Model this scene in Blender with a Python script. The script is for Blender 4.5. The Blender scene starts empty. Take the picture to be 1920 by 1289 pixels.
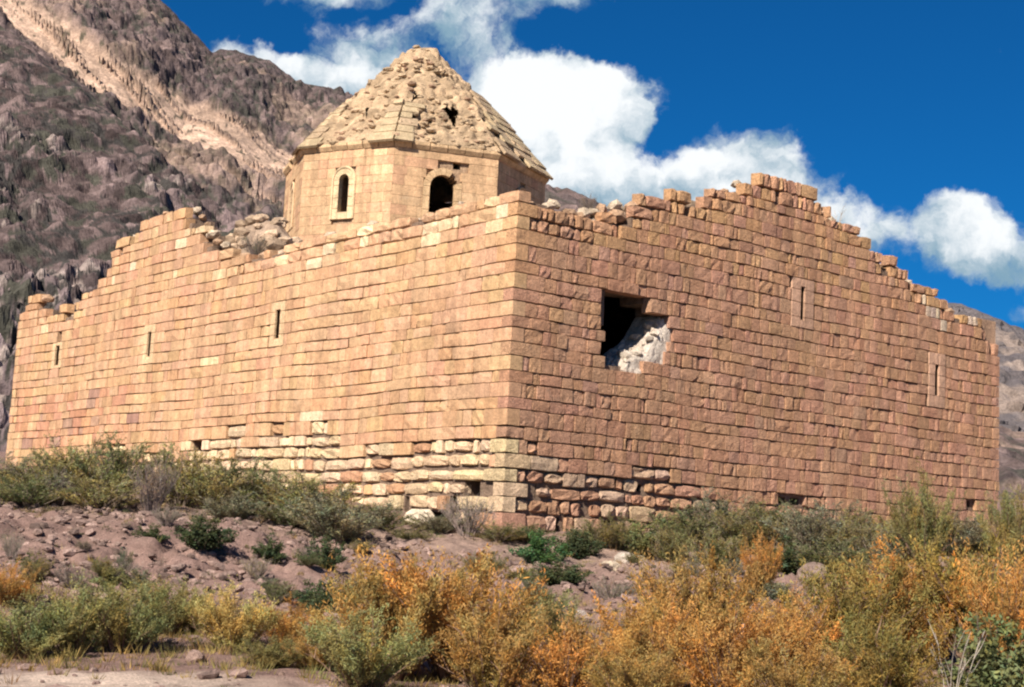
import bpy, math, random
import numpy as np
from mathutils import Matrix, Vector

# ------------------------------------------------------------------ camera
SC = bpy.context.scene
COL = SC.collection
EYE = np.array([0.0, 0.0, 1.7])
PITCH, ROLL, FOCAL = 0.13234, 0.05111, 54.88

cam_data = bpy.data.cameras.new("camera")
cam_data.lens = FOCAL
cam_data.sensor_width = 36.0
cam_data.clip_start = 0.1
cam_data.clip_end = 20000.0
cam = bpy.data.objects.new("camera", cam_data)
COL.objects.link(cam)
fw = Vector((0, math.cos(PITCH), math.sin(PITCH)))
up0 = Vector((0, -math.sin(PITCH), math.cos(PITCH)))
rt0 = Vector((1, 0, 0))
rt = rt0 * math.cos(ROLL) + up0 * math.sin(ROLL)
up = -rt0 * math.sin(ROLL) + up0 * math.cos(ROLL)
cam.matrix_world = Matrix(((rt.x, up.x, -fw.x, EYE[0]), (rt.y, up.y, -fw.y, EYE[1]), (rt.z, up.z, -fw.z, EYE[2]), (0, 0, 0, 1)))
SC.camera = cam
SC.render.resolution_x, SC.render.resolution_y = 1024, 687

# ------------------------------------------------------------------ light
SUN_AZ, SUN_EL = math.radians(-28.5), math.radians(39.0)      # azimuth from -Y (behind the camera) towards +X
SUN_DIR = Vector((math.sin(SUN_AZ) * math.cos(SUN_EL), -math.cos(SUN_AZ) * math.cos(SUN_EL), math.sin(SUN_EL)))
sun_data = bpy.data.lights.new("sun", 'SUN')
sun_data.energy = 5.0
sun_data.angle = math.radians(0.53)
sun_data.color = (1.0, 0.92, 0.80)
sun = bpy.data.objects.new("sun", sun_data)
COL.objects.link(sun)
sun.rotation_euler = SUN_DIR.to_track_quat('Z', 'Y').to_euler()

SC.view_settings.view_transform = 'Standard'
SC.view_settings.look = 'None'
SC.view_settings.gamma = 1.0
SC.view_settings.exposure = 0.87
SC.view_settings.use_curve_mapping = False
SC.cycles.filter_width = 2.2
SC.cycles.max_bounces = 5
SC.cycles.diffuse_bounces = 2

world = bpy.data.worlds.new("World")
SC.world = world
world.use_nodes = True
nt = world.node_tree
nt.nodes.clear()


class NB:
    """small helper for node expressions"""
    def __init__(self, tree):
        self.t = tree

    def node(self, kind, **kw):
        n = self.t.nodes.new(kind)
        for k, v in kw.items():
            setattr(n, k, v)
        return n

    def put(self, sock, v):
        if hasattr(v, "is_linked") or hasattr(v, "links"):
            self.t.links.new(v, sock)
        else:
            sock.default_value = v

    def m(self, op, a, b=None, c=None, clamp=False):
        n = self.node('ShaderNodeMath', operation=op, use_clamp=clamp)
        self.put(n.inputs[0], a)
        if b is not None:
            self.put(n.inputs[1], b)
        if c is not None:
            self.put(n.inputs[2], c)
        return n.outputs[0]

    def v(self, op, a, b=None):
        n = self.node('ShaderNodeVectorMath', operation=op)
        self.put(n.inputs[0], a)
        if b is not None:
            if op == 'SCALE':
                self.put(n.inputs[3], b)
            else:
                self.put(n.inputs[1], b)
        return n.outputs[0]

    def noise(self, vec, scale, detail=5.0, rough=0.55, out=0, dist=0.0):
        n = self.node('ShaderNodeTexNoise')
        self.put(n.inputs['Vector'], vec)
        n.inputs['Scale'].default_value = scale
        n.inputs['Detail'].default_value = detail
        n.inputs['Roughness'].default_value = rough
        n.inputs['Distortion'].default_value = dist
        return n.outputs[out]

    def step(self, x, lo, hi, a=0.0, b=1.0):
        n = self.node('ShaderNodeMapRange', interpolation_type='SMOOTHSTEP')
        self.put(n.inputs[0], x)
        n.inputs[1].default_value, n.inputs[2].default_value = lo, hi
        n.inputs[3].default_value, n.inputs[4].default_value = a, b
        return n.outputs[0]

    def mix(self, f, a, b, blend='MIX'):
        n = self.node('ShaderNodeMix', data_type='RGBA', blend_type=blend)
        self.put(n.inputs[0], f)
        self.put(n.inputs[6], a)
        self.put(n.inputs[7], b)
        return n.outputs[2]


# sky: Nishita with broken fair-weather cumulus, all laid out by compass direction and height
nb = NB(nt)
sky = nb.node('ShaderNodeTexSky', sky_type='NISHITA', sun_disc=False)
sky.sun_elevation = SUN_EL
sky.sun_rotation = math.atan2(SUN_DIR.x, SUN_DIR.y)
sky.altitude = 1200.0
sky.air_density = 1.0
sky.dust_density = 0.15
sky.ozone_density = 4.0
tc = nb.node('ShaderNodeTexCoord')
dirv = tc.outputs['Generated']
deep = nb.mix(1.0, sky.outputs[0], (0.045, 0.47, 0.83, 1), 'MULTIPLY')
warp = nb.noise(dirv, 16.0, 6.0, 0.6, out=1)
warp = nb.v('SCALE', nb.v('SUBTRACT', warp, (0.5, 0.5, 0.5)), 0.055)
wdir = nb.v('ADD', dirv, warp)
sep = nb.node('ShaderNodeSeparateXYZ')
nb.put(sep.inputs[0], wdir)
az = nb.m('MULTIPLY', nb.m('ARCTAN2', sep.outputs[0], sep.outputs[1]), 180 / math.pi)
el = nb.m('MULTIPLY', nb.m('ARCSINE', sep.outputs[2]), 180 / math.pi)
# (azimuth, elevation, half width, half height, weight) in degrees
PUFFS = [(1.3, 15.3, 3.9, 2.9, 1.25), (-0.6, 15.6, 2.4, 2.4, 1.0), (3.4, 16.3, 2.2, 1.9, 0.9), (2.5, 13.2, 5.0, 2.0, 0.9),
         (6.4, 13.2, 3.2, 2.2, 0.95), (8.0, 14.5, 3.0, 2.0, 1.0), (9.6, 13.0, 3.0, 2.0, 0.8), (12.0, 12.2, 2.6, 1.6, 0.62), (13.6, 11.6, 2.0, 1.5, 0.55),
         (16.2, 12.0, 2.1, 1.6, 1.2), (17.6, 11.2, 3.2, 1.5, 0.95), (21.5, 11.4, 3.5, 1.7, 0.9),
         (-7.4, 16.6, 4.2, 1.5, 1.05), (-9.8, 16.9, 2.8, 1.0, 0.85), (-5.4, 18.2, 3.4, 1.3, 0.85), (-2.0, 19.2, 2.8, 1.4, 0.8), (-8.5, 19.6, 3.5, 0.9, 0.46),
         (1.2, 20.0, 2.6, 1.0, 0.6), (-1.2, 17.6, 1.8, 1.5, 0.55), (-8.5, 20.3, 4.5, 0.9, 0.7), (-4.6, 15.0, 3.5, 2.2, 0.85), (19.0, 9.2, 1.6, 0.7, 0.5),
         (-31.0, 15.0, 7.0, 2.6, 0.9), (34.0, 13.0, 8.0, 2.6, 1.0), (52.0, 18.0, 6.0, 2.6, 0.9), (-58.0, 18.0, 8.0, 3.0, 0.9),
         (82.0, 15.0, 8.0, 3.0, 0.9), (-95.0, 14.0, 8.0, 3.0, 0.9), (125.0, 16.0, 9.0, 3.0, 0.9), (-140.0, 13.0, 9.0, 3.0, 0.9), (172.0, 17.0, 8.0, 3.0, 0.9)]
dens, lift = None, None
for a, e, ra, re, w in PUFFS:
    qa = nb.m('MULTIPLY', nb.m('SUBTRACT', az, a), 1 / ra)
    qe = nb.m('MULTIPLY', nb.m('SUBTRACT', el, e), 1 / re)
    q = nb.m('MULTIPLY_ADD', qa, qa, nb.m('MULTIPLY', qe, qe))
    g = nb.m('MULTIPLY', nb.m('SUBTRACT', 1.0, q, clamp=True), w)
    h = nb.m('MULTIPLY', g, qe)
    dens = g if dens is None else nb.m('MAXIMUM', dens, nb.m('MULTIPLY_ADD', g, 0.55, nb.m('MULTIPLY', dens, 0.62)))
    lift = h if lift is None else nb.m('ADD', lift, h)
fine = nb.noise(wdir, 26.0, 8.0, 0.6)
body = nb.m('ADD', dens, nb.m('MULTIPLY', nb.m('SUBTRACT', fine, 0.5), 1.05))
cover = nb.step(body, 0.17, 0.50)
puffs = nb.m('SUBTRACT', nb.noise(wdir, 34.0, 6.0, 0.55), nb.noise(nb.v('ADD', wdir, (-0.010, 0.0, 0.016)), 34.0, 6.0, 0.55))
bright = nb.m('ADD', nb.m('ADD', nb.m('MULTIPLY', lift, 0.62), nb.m('MULTIPLY', puffs, 1.3)), nb.m('MULTIPLY', body, 0.75))
bright = nb.step(bright, -0.08, 0.82)
cloudc = nb.mix(bright, (2.6, 4.3, 5.6, 1), (10.6, 10.9, 11.1, 1))
skyc = nb.mix(cover, deep, cloudc)
bg = nb.node('ShaderNodeBackground')
bg.inputs[1].default_value = 0.051
wo = nb.node('ShaderNodeOutputWorld')
nb.put(bg.inputs[0], skyc)
nb.put(wo.inputs[0], bg.outputs[0])

# ------------------------------------------------------------------ numeric noise
RNG = random.Random(11)


def _h(ix, iy, iz, s):
    n = (ix.astype(np.int64) * 374761393 + iy.astype(np.int64) * 668265263 + iz.astype(np.int64) * 2147483647 + s * 974634721) & 0xFFFFFFFF
    n = ((n ^ (n >> 13)) * 1274126177) & 0xFFFFFFFF
    n = ((n ^ (n >> 16)) * 2246822519) & 0xFFFFFFFF
    return ((n ^ (n >> 15)) & 0xFFFFFF) / float(0xFFFFFF)


def vnoise(p, s=0):
    i = np.floor(p).astype(np.int64)
    f = p - i
    f = f * f * (3 - 2 * f)
    r = 0
    for dx in (0, 1):
        for dy in (0, 1):
            for dz in (0, 1):
                w = (f[:, 0] if dx else 1 - f[:, 0]) * (f[:, 1] if dy else 1 - f[:, 1]) * (f[:, 2] if dz else 1 - f[:, 2])
                r = r + w * _h(i[:, 0] + dx, i[:, 1] + dy, i[:, 2] + dz, s)
    return r


def fbm(p, octaves=4, gain=0.5, s=0):
    a, r, t = 1.0, 0, 0.0
    for o in range(octaves):
        r = r + a * vnoise(p * (2.03 ** o) + 17.3 * o, s + o)
        t += a
        a *= gain
    return r / t


def worley(p, s=0):
    """distance to nearest and second nearest cell point, and a random value of the nearest cell"""
    i = np.floor(p).astype(np.int64)
    f1 = np.full(len(p), 9.0)
    f2 = np.full(len(p), 9.0)
    cid = np.zeros(len(p))
    for dx in (-1, 0, 1):
        for dy in (-1, 0, 1):
            for dz in (-1, 0, 1):
                c = i + np.array([dx, dy, dz])
                q = np.stack([c[:, k] + _h(c[:, 0], c[:, 1], c[:, 2], s + 5 * k + 1) for k in range(3)], 1)
                d = np.sqrt(((q - p) ** 2).sum(1))
                near = d < f1
                f2 = np.where(near, f1, np.minimum(f2, d))
                cid = np.where(near, _h(c[:, 0], c[:, 1], c[:, 2], s + 77), cid)
                f1 = np.where(near, d, f1)
    return f1, f2, cid


# ------------------------------------------------------------------ mesh helpers
def make_mesh(name, verts, faces, cols=None, smooth=False):
    me = bpy.data.meshes.new(name)
    me.from_pydata(np.asarray(verts, float).tolist(), [], faces if isinstance(faces, list) else faces.tolist())
    if cols is not None:
        at = me.color_attributes.new("col", 'FLOAT_COLOR', 'POINT')
        c = np.ones((len(verts), 4), np.float32)
        c[:, :3] = cols
        at.data.foreach_set("color", c.ravel())
    if smooth:
        me.polygons.foreach_set("use_smooth", np.ones(len(me.polygons), bool))
    me.update()
    return me


def obj(name, me, mat=None, parent=None, loc=None):
    o = bpy.data.objects.new(name, me)
    COL.objects.link(o)
    if mat is not None and me is not None and not me.materials:
        me.materials.append(mat)
    if parent is not None:
        o.parent = parent
    if loc is not None:
        o.location = loc
    return o


def tag(o, label=None, cat=None, group=None, kind=None):
    if label:
        o["label"] = label
    if cat:
        o["category"] = cat
    if group:
        o["group"] = group
    if kind:
        o["kind"] = kind
    return o


class Heap:
    """collects many pieces into one mesh"""
    def __init__(self):
        self.v, self.f, self.c, self.n = [], [], [], 0

    def add(self, v, f, c):
        v = np.asarray(v, float)
        self.v.append(v)
        self.f += [tuple(i + self.n for i in q) for q in f]
        cc = np.empty((len(v), 3))
        cc[:] = c
        self.c.append(cc)
        self.n += len(v)

    def mesh(self, name):
        return make_mesh(name, np.concatenate(self.v), self.f, np.concatenate(self.c))


# ------------------------------------------------------------------ materials
def material(name, rough=0.95, grain=((9.0, 0.28), (55.0, 0.22)), bump=(60.0, 0.35, 0.02), stain=None, patch=None, trans=0.0, spec=0.15, streak=None):
    """colour comes from the mesh's own 'col' attribute, broken up by grain in world space"""
    m = bpy.data.materials.new(name)
    m.use_nodes = True
    t = m.node_tree
    t.nodes.clear()
    b = NB(t)
    at = b.node('ShaderNodeAttribute', attribute_name="col")
    geo = b.node('ShaderNodeNewGeometry')
    pos = geo.outputs['Position']
    c = at.outputs[0]
    for sc, amt in grain:
        n = b.noise(pos, sc, 5.0, 0.65)
        k = b.step(n, 0.25, 0.75, 1 - amt, 1 + amt)
        n2 = b.node('ShaderNodeVectorMath', operation='SCALE')
        b.put(n2.inputs[0], c)
        b.put(n2.inputs[3], k)
        c = n2.outputs[0]
    if stain:
        sc, col, lo, hi, amt = stain
        f = b.m('MULTIPLY', b.step(b.noise(pos, sc, 6.0, 0.6), lo, hi), amt)
        c = b.mix(f, c, col)
    if patch:
        sc, col, lo, hi, amt = patch
        f = b.m('MULTIPLY', b.step(b.noise(b.v('ADD', pos, (31.0, 7.0, 3.0)), sc, 6.0, 0.65), lo, hi), amt)
        c = b.mix(f, c, col)
    if streak:      # rain wash: long vertical runs
        sp = b.v('MULTIPLY', pos, (3.2, 3.2, streak[0]))
        k = b.step(b.noise(sp, 1.0, 5.0, 0.6), 0.3, 0.7, 1 - streak[1], 1 + streak[1])
        n2 = b.node('ShaderNodeVectorMath', operation='SCALE')
        b.put(n2.inputs[0], c)
        b.put(n2.inputs[3], k)
        c = n2.outputs[0]
    p = b.node('ShaderNodeBsdfPrincipled')
    b.put(p.inputs['Base Color'], c)
    p.inputs['Roughness'].default_value = rough
    p.inputs['Specular IOR Level'].default_value = spec
    if bump:
        bm = b.node('ShaderNodeBump')
        bm.inputs['Strength'].default_value = bump[1]
        bm.inputs['Distance'].default_value = bump[2]
        b.put(bm.inputs['Height'], b.noise(pos, bump[0], 6.0, 0.7))
        b.put(p.inputs['Normal'], bm.outputs[0])
    out = b.node('ShaderNodeOutputMaterial')
    if trans > 0:
        tr = b.node('ShaderNodeBsdfTranslucent')
        b.put(tr.inputs[0], c)
        mx = b.node('ShaderNodeMixShader')
        mx.inputs[0].default_value = trans
        b.put(mx.inputs[1], p.outputs[0])
        b.put(mx.inputs[2], tr.outputs[0])
        b.put(out.inputs[0], mx.outputs[0])
    else:
        b.put(out.inputs[0], p.outputs[0])
    return m


def plant_material(name, trans=0.35):
    """leaf colour = the plant's own colour (object colour) varied leaf by leaf (mesh colour)"""
    m = bpy.data.materials.new(name)
    m.use_nodes = True
    t = m.node_tree
    t.nodes.clear()
    b = NB(t)
    at = b.node('ShaderNodeAttribute', attribute_name="col")
    oi = b.node('ShaderNodeObjectInfo')
    geo = b.node('ShaderNodeNewGeometry')
    c = b.mix(1.0, oi.outputs['Color'], at.outputs[0], 'MULTIPLY')
    tint = b.mix(b.step(b.noise(geo.outputs['Position'], 2.3, 3.0, 0.6), 0.35, 0.68), (1.13, 0.94, 0.84, 1), (0.87, 1.06, 1.0, 1))
    c = b.mix(0.8, c, tint, 'MULTIPLY')
    d = b.node('ShaderNodeBsdfDiffuse')
    b.put(d.inputs[0], c)
    tr = b.node('ShaderNodeBsdfTranslucent')
    b.put(tr.inputs[0], c)
    mx = b.node('ShaderNodeMixShader')
    mx.inputs[0].default_value = trans
    b.put(mx.inputs[1], d.outputs[0])
    b.put(mx.inputs[2], tr.outputs[0])
    out = b.node('ShaderNodeOutputMaterial')
    b.put(out.inputs[0], mx.outputs[0])
    return m


M_ASHLAR = material("ashlar_stone", grain=((0.5, 0.10), (5.0, 0.16), (17.0, 0.22), (80.0, 0.18)), bump=(22.0, 0.8, 0.04), stain=(7.0, (0.24, 0.14, 0.085, 1), 0.60, 0.70, 0.5), patch=(1.9, (0.60, 0.46, 0.32, 1), 0.58, 0.74, 0.4), streak=(0.20, 0.16))
M_ROUGH = material("weathered_stone", grain=((0.6, 0.10), (6.0, 0.18), (20.0, 0.26), (80.0, 0.2)), bump=(15.0, 1.0, 0.09), stain=(6.0, (0.20, 0.125, 0.085, 1), 0.58, 0.70, 0.5), patch=(2.3, (0.52, 0.38, 0.28, 1), 0.60, 0.76, 0.3), streak=(0.20, 0.14))
M_CORE = material("mortar_core", grain=((6.0, 0.3), (30.0, 0.35)), bump=(14.0, 1.0, 0.08))
M_EARTH = material("dry_earth", grain=((0.8, 0.16), (5.0, 0.22), (40.0, 0.32)), bump=(22.0, 0.9, 0.05), stain=(2.6, (0.115, 0.075, 0.062, 1), 0.52, 0.72, 0.6), patch=(1.3, (0.34, 0.25, 0.20, 1), 0.56, 0.72, 0.5))
M_HILL = material("hill_rock", grain=((0.05, 0.18), (0.35, 0.26), (2.2, 0.30)), bump=(1.6, 0.9, 0.6))
M_LEAF = plant_material("shrub_leaves")
M_TWIG = material("twig_bark", grain=((30.0, 0.3),), bump=None)

# ------------------------------------------------------------------ ground
ANCH = np.array([
 (-5.1,16.5,.12),(-3.5,16.5,.2),(-2.1,17,.23),(-7.6,24,.86),(-5.9,24,.71),(-3.7,23,.54),(-2.4,22.5,.56),
 (-10.6,33,2.09),(-8.3,33,2.1),(-5.4,32.5,1.96),(-3.75,32.5,1.77),(-2.1,34.5,1.87),
 (-9.3,28.5,1.35),(-6.5,28.5,1.25),(-4.2,28,1.1),
 (0,38,2.15),(.7,34,1.55),(2.5,34.5,1.52),(4.4,36,1.72),(.65,30,.96),(2.1,29.5,.95),(5,29,1.12),
 (-.2,18,.1),(1.65,18,.19),(3.5,18,.28),(5.9,18,.4),(3.9,25,.84),(7.2,28,1.25),
 (15.9,50,3.1),(8.4,44,2.75),(12.1,46.5,2.95),(-20,62,4.05),(-11.9,52.5,3.6),(-7.2,45.7,3.25),(-3.6,41.3,2.6),
 (-12,8,0),(0,3,0),(12,8,.1),(0,10,0),(-20,16,.2),(20,18,.6),(-16,24,1.0),(-17,33,2.3),(-14,40,2.8),(-30,33,2.6),(-30,62,4.6),(-40,90,6),
 (0,75,4.6),(30,75,5),(40,50,3.4),(30,33,2),(13,34,1.9),(9,36,1.95),(14,40,2.4),(-10,20,.35),(-7,18.5,.2),(12,24,1.0),(-40,10,0),(40,10,.4),(0,-10,0),(0,100,6),(50,100,7)])
def _k(d2): return np.sqrt(d2+1.0)
_A=ANCH[:,:2]; _d2=((_A[:,None]-_A[None])**2).sum(-1)
_n=len(_A); _M=np.zeros((_n+3,_n+3)); _M[:_n,:_n]=_k(_d2)-0.15*np.eye(_n)
_M[:_n,_n]=1; _M[:_n,_n+1:]=_A; _M[_n,:_n]=1; _M[_n+1:,:_n]=_A.T
_W=np.linalg.solve(_M,np.r_[ANCH[:,2],0,0,0])
def base_height(x,y):
    x=np.asarray(x,float);y=np.asarray(y,float)
    cx=np.clip(x,-45,50); cy=np.clip(y,-10,100)
    d2=(cx[...,None]-_A[:,0])**2+(cy[...,None]-_A[:,1])**2
    z=_k(d2)@_W[:_n]+_W[_n]+cx*_W[_n+1]+cy*_W[_n+2]
    return z



def ground_detail(x, y):
    """small relief: clods everywhere, rills and crumbling edges on the bank"""
    p = np.stack([x, y, np.zeros_like(x)], -1).reshape(-1, 3)
    bank = np.exp(-((p[:, 1] - 29.0) / 6.0) ** 2)
    r = 1 - np.abs(2 * fbm(p * np.array([0.9, 0.30, 1.0]), 4, 0.55, 3) - 1)
    d = (fbm(p * 0.45, 4, 0.55, 9) - 0.5) * (0.16 + 0.35 * bank) - (r - 0.75) * 0.55 * bank + (fbm(p * 2.6, 4, 0.68, 21) - 0.5) * (0.09 + 0.46 * bank) + ((0.5 - worley(p * 1.9, 23)[0]) * .14 + (0.5 - worley(p * 4.2, 24)[0]) * .07) * bank
    near = np.clip((p[:, 1] - 2.0) / 10.0, 0.15, 1.0)
    return (d * near).reshape(np.shape(x))


def ground_z(x, y):
    x = np.atleast_1d(np.asarray(x, float))
    y = np.atleast_1d(np.asarray(y, float))
    return base_height(x, y) + ground_detail(x, y)


def gz(x, y):
    return float(ground_z(x, y)[0])


def build_ground():
    def axis(lo, hi, step, far, n):
        core = np.arange(lo, hi + step * .5, step)
        g = (far / step) ** (1.0 / n)
        tail = np.cumsum(step * g ** np.arange(1, n + 1) * 0.35)
        return core, tail
    cx, tx = axis(-14, 15, 0.11, 3000, 34)
    xs = np.r_[(-14 - tx)[::-1], cx, 15 + tx]
    cy, ty = axis(14.5, 40, 0.11, 3000, 40)
    head = np.r_[-60, -25, np.arange(-10, 14.4, 0.5)]
    ys = np.r_[head, cy, 40 + ty]
    X, Y = np.meshgrid(xs, ys)
    Z = ground_z(X.ravel(), Y.ravel()).reshape(X.shape)
    V = np.stack([X, Y, Z], -1).reshape(-1, 3)
    nx, ny = len(xs), len(ys)
    i = np.arange(nx * ny).reshape(ny, nx)
    F = np.stack([i[:-1, :-1], i[:-1, 1:], i[1:, 1:], i[1:, :-1]], -1).reshape(-1, 4)
    x, y = V[:, 0], V[:, 1]
    n = fbm(np.stack([x * .5, y * .5, 0 * x], -1), 4, .55, 41)
    earth = np.array([0.235, 0.150, 0.125])
    pale = np.array([0.47, 0.36, 0.29])
    dust = np.array([0.30, 0.21, 0.165])
    path = np.clip((17.1 + (n - .5) * 3.0 - y) / 0.8, 0, 1) * np.clip((-0.2 - x + (n - .5) * 3) / 2.0, 0.15, 1)
    top = np.clip((y - 31.5) / 2.0 + (n - .5) * 2, 0, 1) * np.clip((40 - y) / 3, 0, 1)
    c = earth[None] * (0.85 + 0.3 * n[:, None])
    c = c + (dust - earth)[None] * (top * 0.7)[:, None]
    c = c * (1 - path[:, None]) + pale[None] * path[:, None] * (0.8 + 0.4 * n[:, None])
    g = obj("ground", make_mesh("ground", V, F, c, smooth=True), M_EARTH)
    tag(g, "dry pinkish earth bank and flat ground before the ruined church", None, None, "structure")


build_ground()

# ------------------------------------------------------------------ mountains
RIDGE_FAR = np.array([(-260, 320, 190), (-180.1, 330.0, 164.4), (-146.4, 340.0, 146.9), (-124.8, 350.0, 142.1), (-101.4, 350.0, 131.6), (-87.1, 350.0, 124.6), (-79.6, 352.0, 119.0), (-73.8, 356.0, 114.8), (-69.5, 360.0, 116.2), (-62.1, 362.0, 114.6), (-54.7, 366.0, 110.7), (-44.7, 370.0, 109.7), (-34.3, 374.0, 106.0), (-23.6, 378.0, 98.9), (-10.0, 380.0, 91.9), (7.4, 380.0, 90.0), (14.1, 380.0, 89.5), (20.8, 380.0, 86.8), (34.4, 380.0, 78.7), (57.4, 380.0, 61.2), (97.2, 380.0, 42.1), (180, 380, 12)])
RIDGE_NEAR = np.array([(-180, 250, 165), (-125.5, 230.0, 115.1), (-91.9, 215.0, 87.1), (-69.9, 200.0, 67.0), (-59.2, 190.0, 58.9), (-49.9, 182.0, 51.3), (-43.1, 174.0, 45.2), (-38.1, 169.0, 41.0), (-33.9, 164.0, 37.3), (-29.4, 159.0, 34.3), (-23.7, 152.0, 31.4), (-17.4, 145.0, 26.9), (-9.7, 140.0, 21.5), (2.1, 135.0, 13.9), (25, 130, 6)])
RIDGE_EAST = np.array([(60, 640, 60), (114.7, 620.0, 117.2), (157.9, 620.0, 110.7), (179.4, 620.0, 109.7), (190.2, 620.0, 105.4), (197.8, 620.0, 100.2), (205.3, 620.0, 97.5), (222.5, 620.0, 94.5), (265.4, 620.0, 98.9), (329.7, 620.0, 91.4), (420, 620, 110)])
SCREE_HI = np.array([(-180, .05), (-121.5, .15), (-114.5, .19), (-99, .22), (-90, .25), (-82, .24), (-77, .215), (-66, .235), (-52, .255), (-40, .29), (-20, .36), (60, .5)])
SCREE_LO = np.array([(-180, .13), (-115.5, .235), (-103, .285), (-91, .325), (-83.5, .325), (-75, .325), (-67, .36), (-51.5, .385), (-40, .41), (-20, .46), (60, .6)])
SCREE_2 = np.array([(-180, .9), (-84, .9), (-80, .365), (-78.5, .37), (-70, .405), (-56, .44), (-49, .46), (-30, .5), (-28, .9), (60, .9)])


def hillside(name, ridge, xs, n_t, foot_y, foot_z, squeeze, power, relief, colour):
    ts = np.r_[np.linspace(-0.35, -0.02, 8), np.linspace(0, 1, n_t)]
    X, T = np.meshgrid(xs, ts)
    ry, rz = np.interp(X, ridge[:, 0], ridge[:, 1]), np.interp(X, ridge[:, 0], ridge[:, 2])
    fx = np.where(T >= 0, X * (1 - squeeze * T), X)
    Y = np.where(T >= 0, ry * (1 - T) + foot_y * T, ry - T * (ry - foot_y))
    Z = np.where(T >= 0, foot_z + (rz - foot_z) * np.clip(1 - T, 0, 1) ** power, rz + T * 1.1 * (rz - foot_z))
    P = np.stack([fx, Y, Z], -1).reshape(-1, 3)
    d, c = relief(P, X.ravel(), T.ravel())
    P = P + d
    i = np.arange(P.shape[0]).reshape(X.shape)
    F = np.stack([i[:-1, :-1], i[1:, :-1], i[1:, 1:], i[:-1, 1:]], -1).reshape(-1, 4)
    o = obj(name, make_mesh(name, P, F, c), M_HILL)
    tag(o, colour, None, None, "structure")
    return o


def relief_far(P, X, T):
    big = fbm(P * 0.022, 5, 0.55, 5)
    rid = 1 - np.abs(2 * fbm(P * np.array([0.035, 0.025, 0.028]), 5, 0.55, 8) - 1)
    f1, f2, cid = worley(P * 0.34, 31)
    g1, g2, gid = worley(P * 0.75, 37)
    lo, hi = np.interp(X, SCREE_LO[:, 0], SCREE_LO[:, 1]), np.interp(X, SCREE_HI[:, 0], SCREE_HI[:, 1])
    second = np.interp(X, SCREE_2[:, 0], SCREE_2[:, 1])
    wob = (fbm(P * 0.06, 4, 0.6, 55) - .5) * 0.07
    across = T - .0046 * X
    streak = fbm(np.stack([X * .06, across * 150, 0 * X], 1), 4, .6, 57)
    band = np.clip((T + wob * .6 - hi + .022) / 0.025, 0, 1) * np.clip((lo + .028 - T + wob * .5) / 0.025, 0, 1)
    band = band * np.clip((streak - .24) / .14, .4, 1)
    band2 = np.clip(1 - np.abs(T + wob * .6 - second) / 0.018, 0, 1) * np.clip((streak - .42) / .1, 0, 1)
    band = np.maximum(band, band2 * .8)
    patch = np.clip((fbm(P * np.array([0.05, .05, .04]), 5, .6, 61) - .58) / .05, 0, 1) * (T > .06)
    edge = np.clip(T / 0.05, 0.35, 1.0)
    k = (1 - 0.8 * band) * edge
    fine = fbm(P * 0.5, 3, 0.6, 19) - .5
    h_ = (rid - 0.6) * 9 * k + (big - .5) * 6 * k + np.clip(.6 - f1, -.3, .6) * 2.2 * k + np.clip(.6 - g1, -.3, .6) * 1.0 * k + fine * 1.6 * k
    d = h_[:, None] * np.array([.12, -.48, .87])
    rock = np.array([0.185, 0.138, 0.122])
    dark = np.array([0.105, 0.085, 0.080])
    tan = np.array([0.49, 0.34, 0.255])
    v = np.clip((fbm(P * 0.10, 5, 0.6, 71)[:, None] - .3) / .4, 0, 1)
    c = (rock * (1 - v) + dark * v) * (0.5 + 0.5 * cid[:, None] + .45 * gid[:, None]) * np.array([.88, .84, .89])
    scrub = ((fbm(P * 0.45, 3, 0.6, 91) > 0.64) | ((f2 - f1 < .12) & (fbm(P * .11, 3, .6, 93) > .5)))[:, None]  # scrub dots, plus dark cell edges: crevice shade put into the colour
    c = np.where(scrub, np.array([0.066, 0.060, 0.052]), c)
    tanv = tan * (0.45 + 1.0 * streak[:, None]) * (.85 + .3 * gid[:, None])
    b = np.maximum(band, 0.30 * patch)[:, None]
    c = c * (1 - b) + tanv * b
    tuft = ((fbm(P * 0.55, 3, 0.6, 97) > 0.68) & (band > .3))[:, None]
    c = np.where(tuft, np.array([0.10, 0.085, 0.062]), c)
    return d, c


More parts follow.
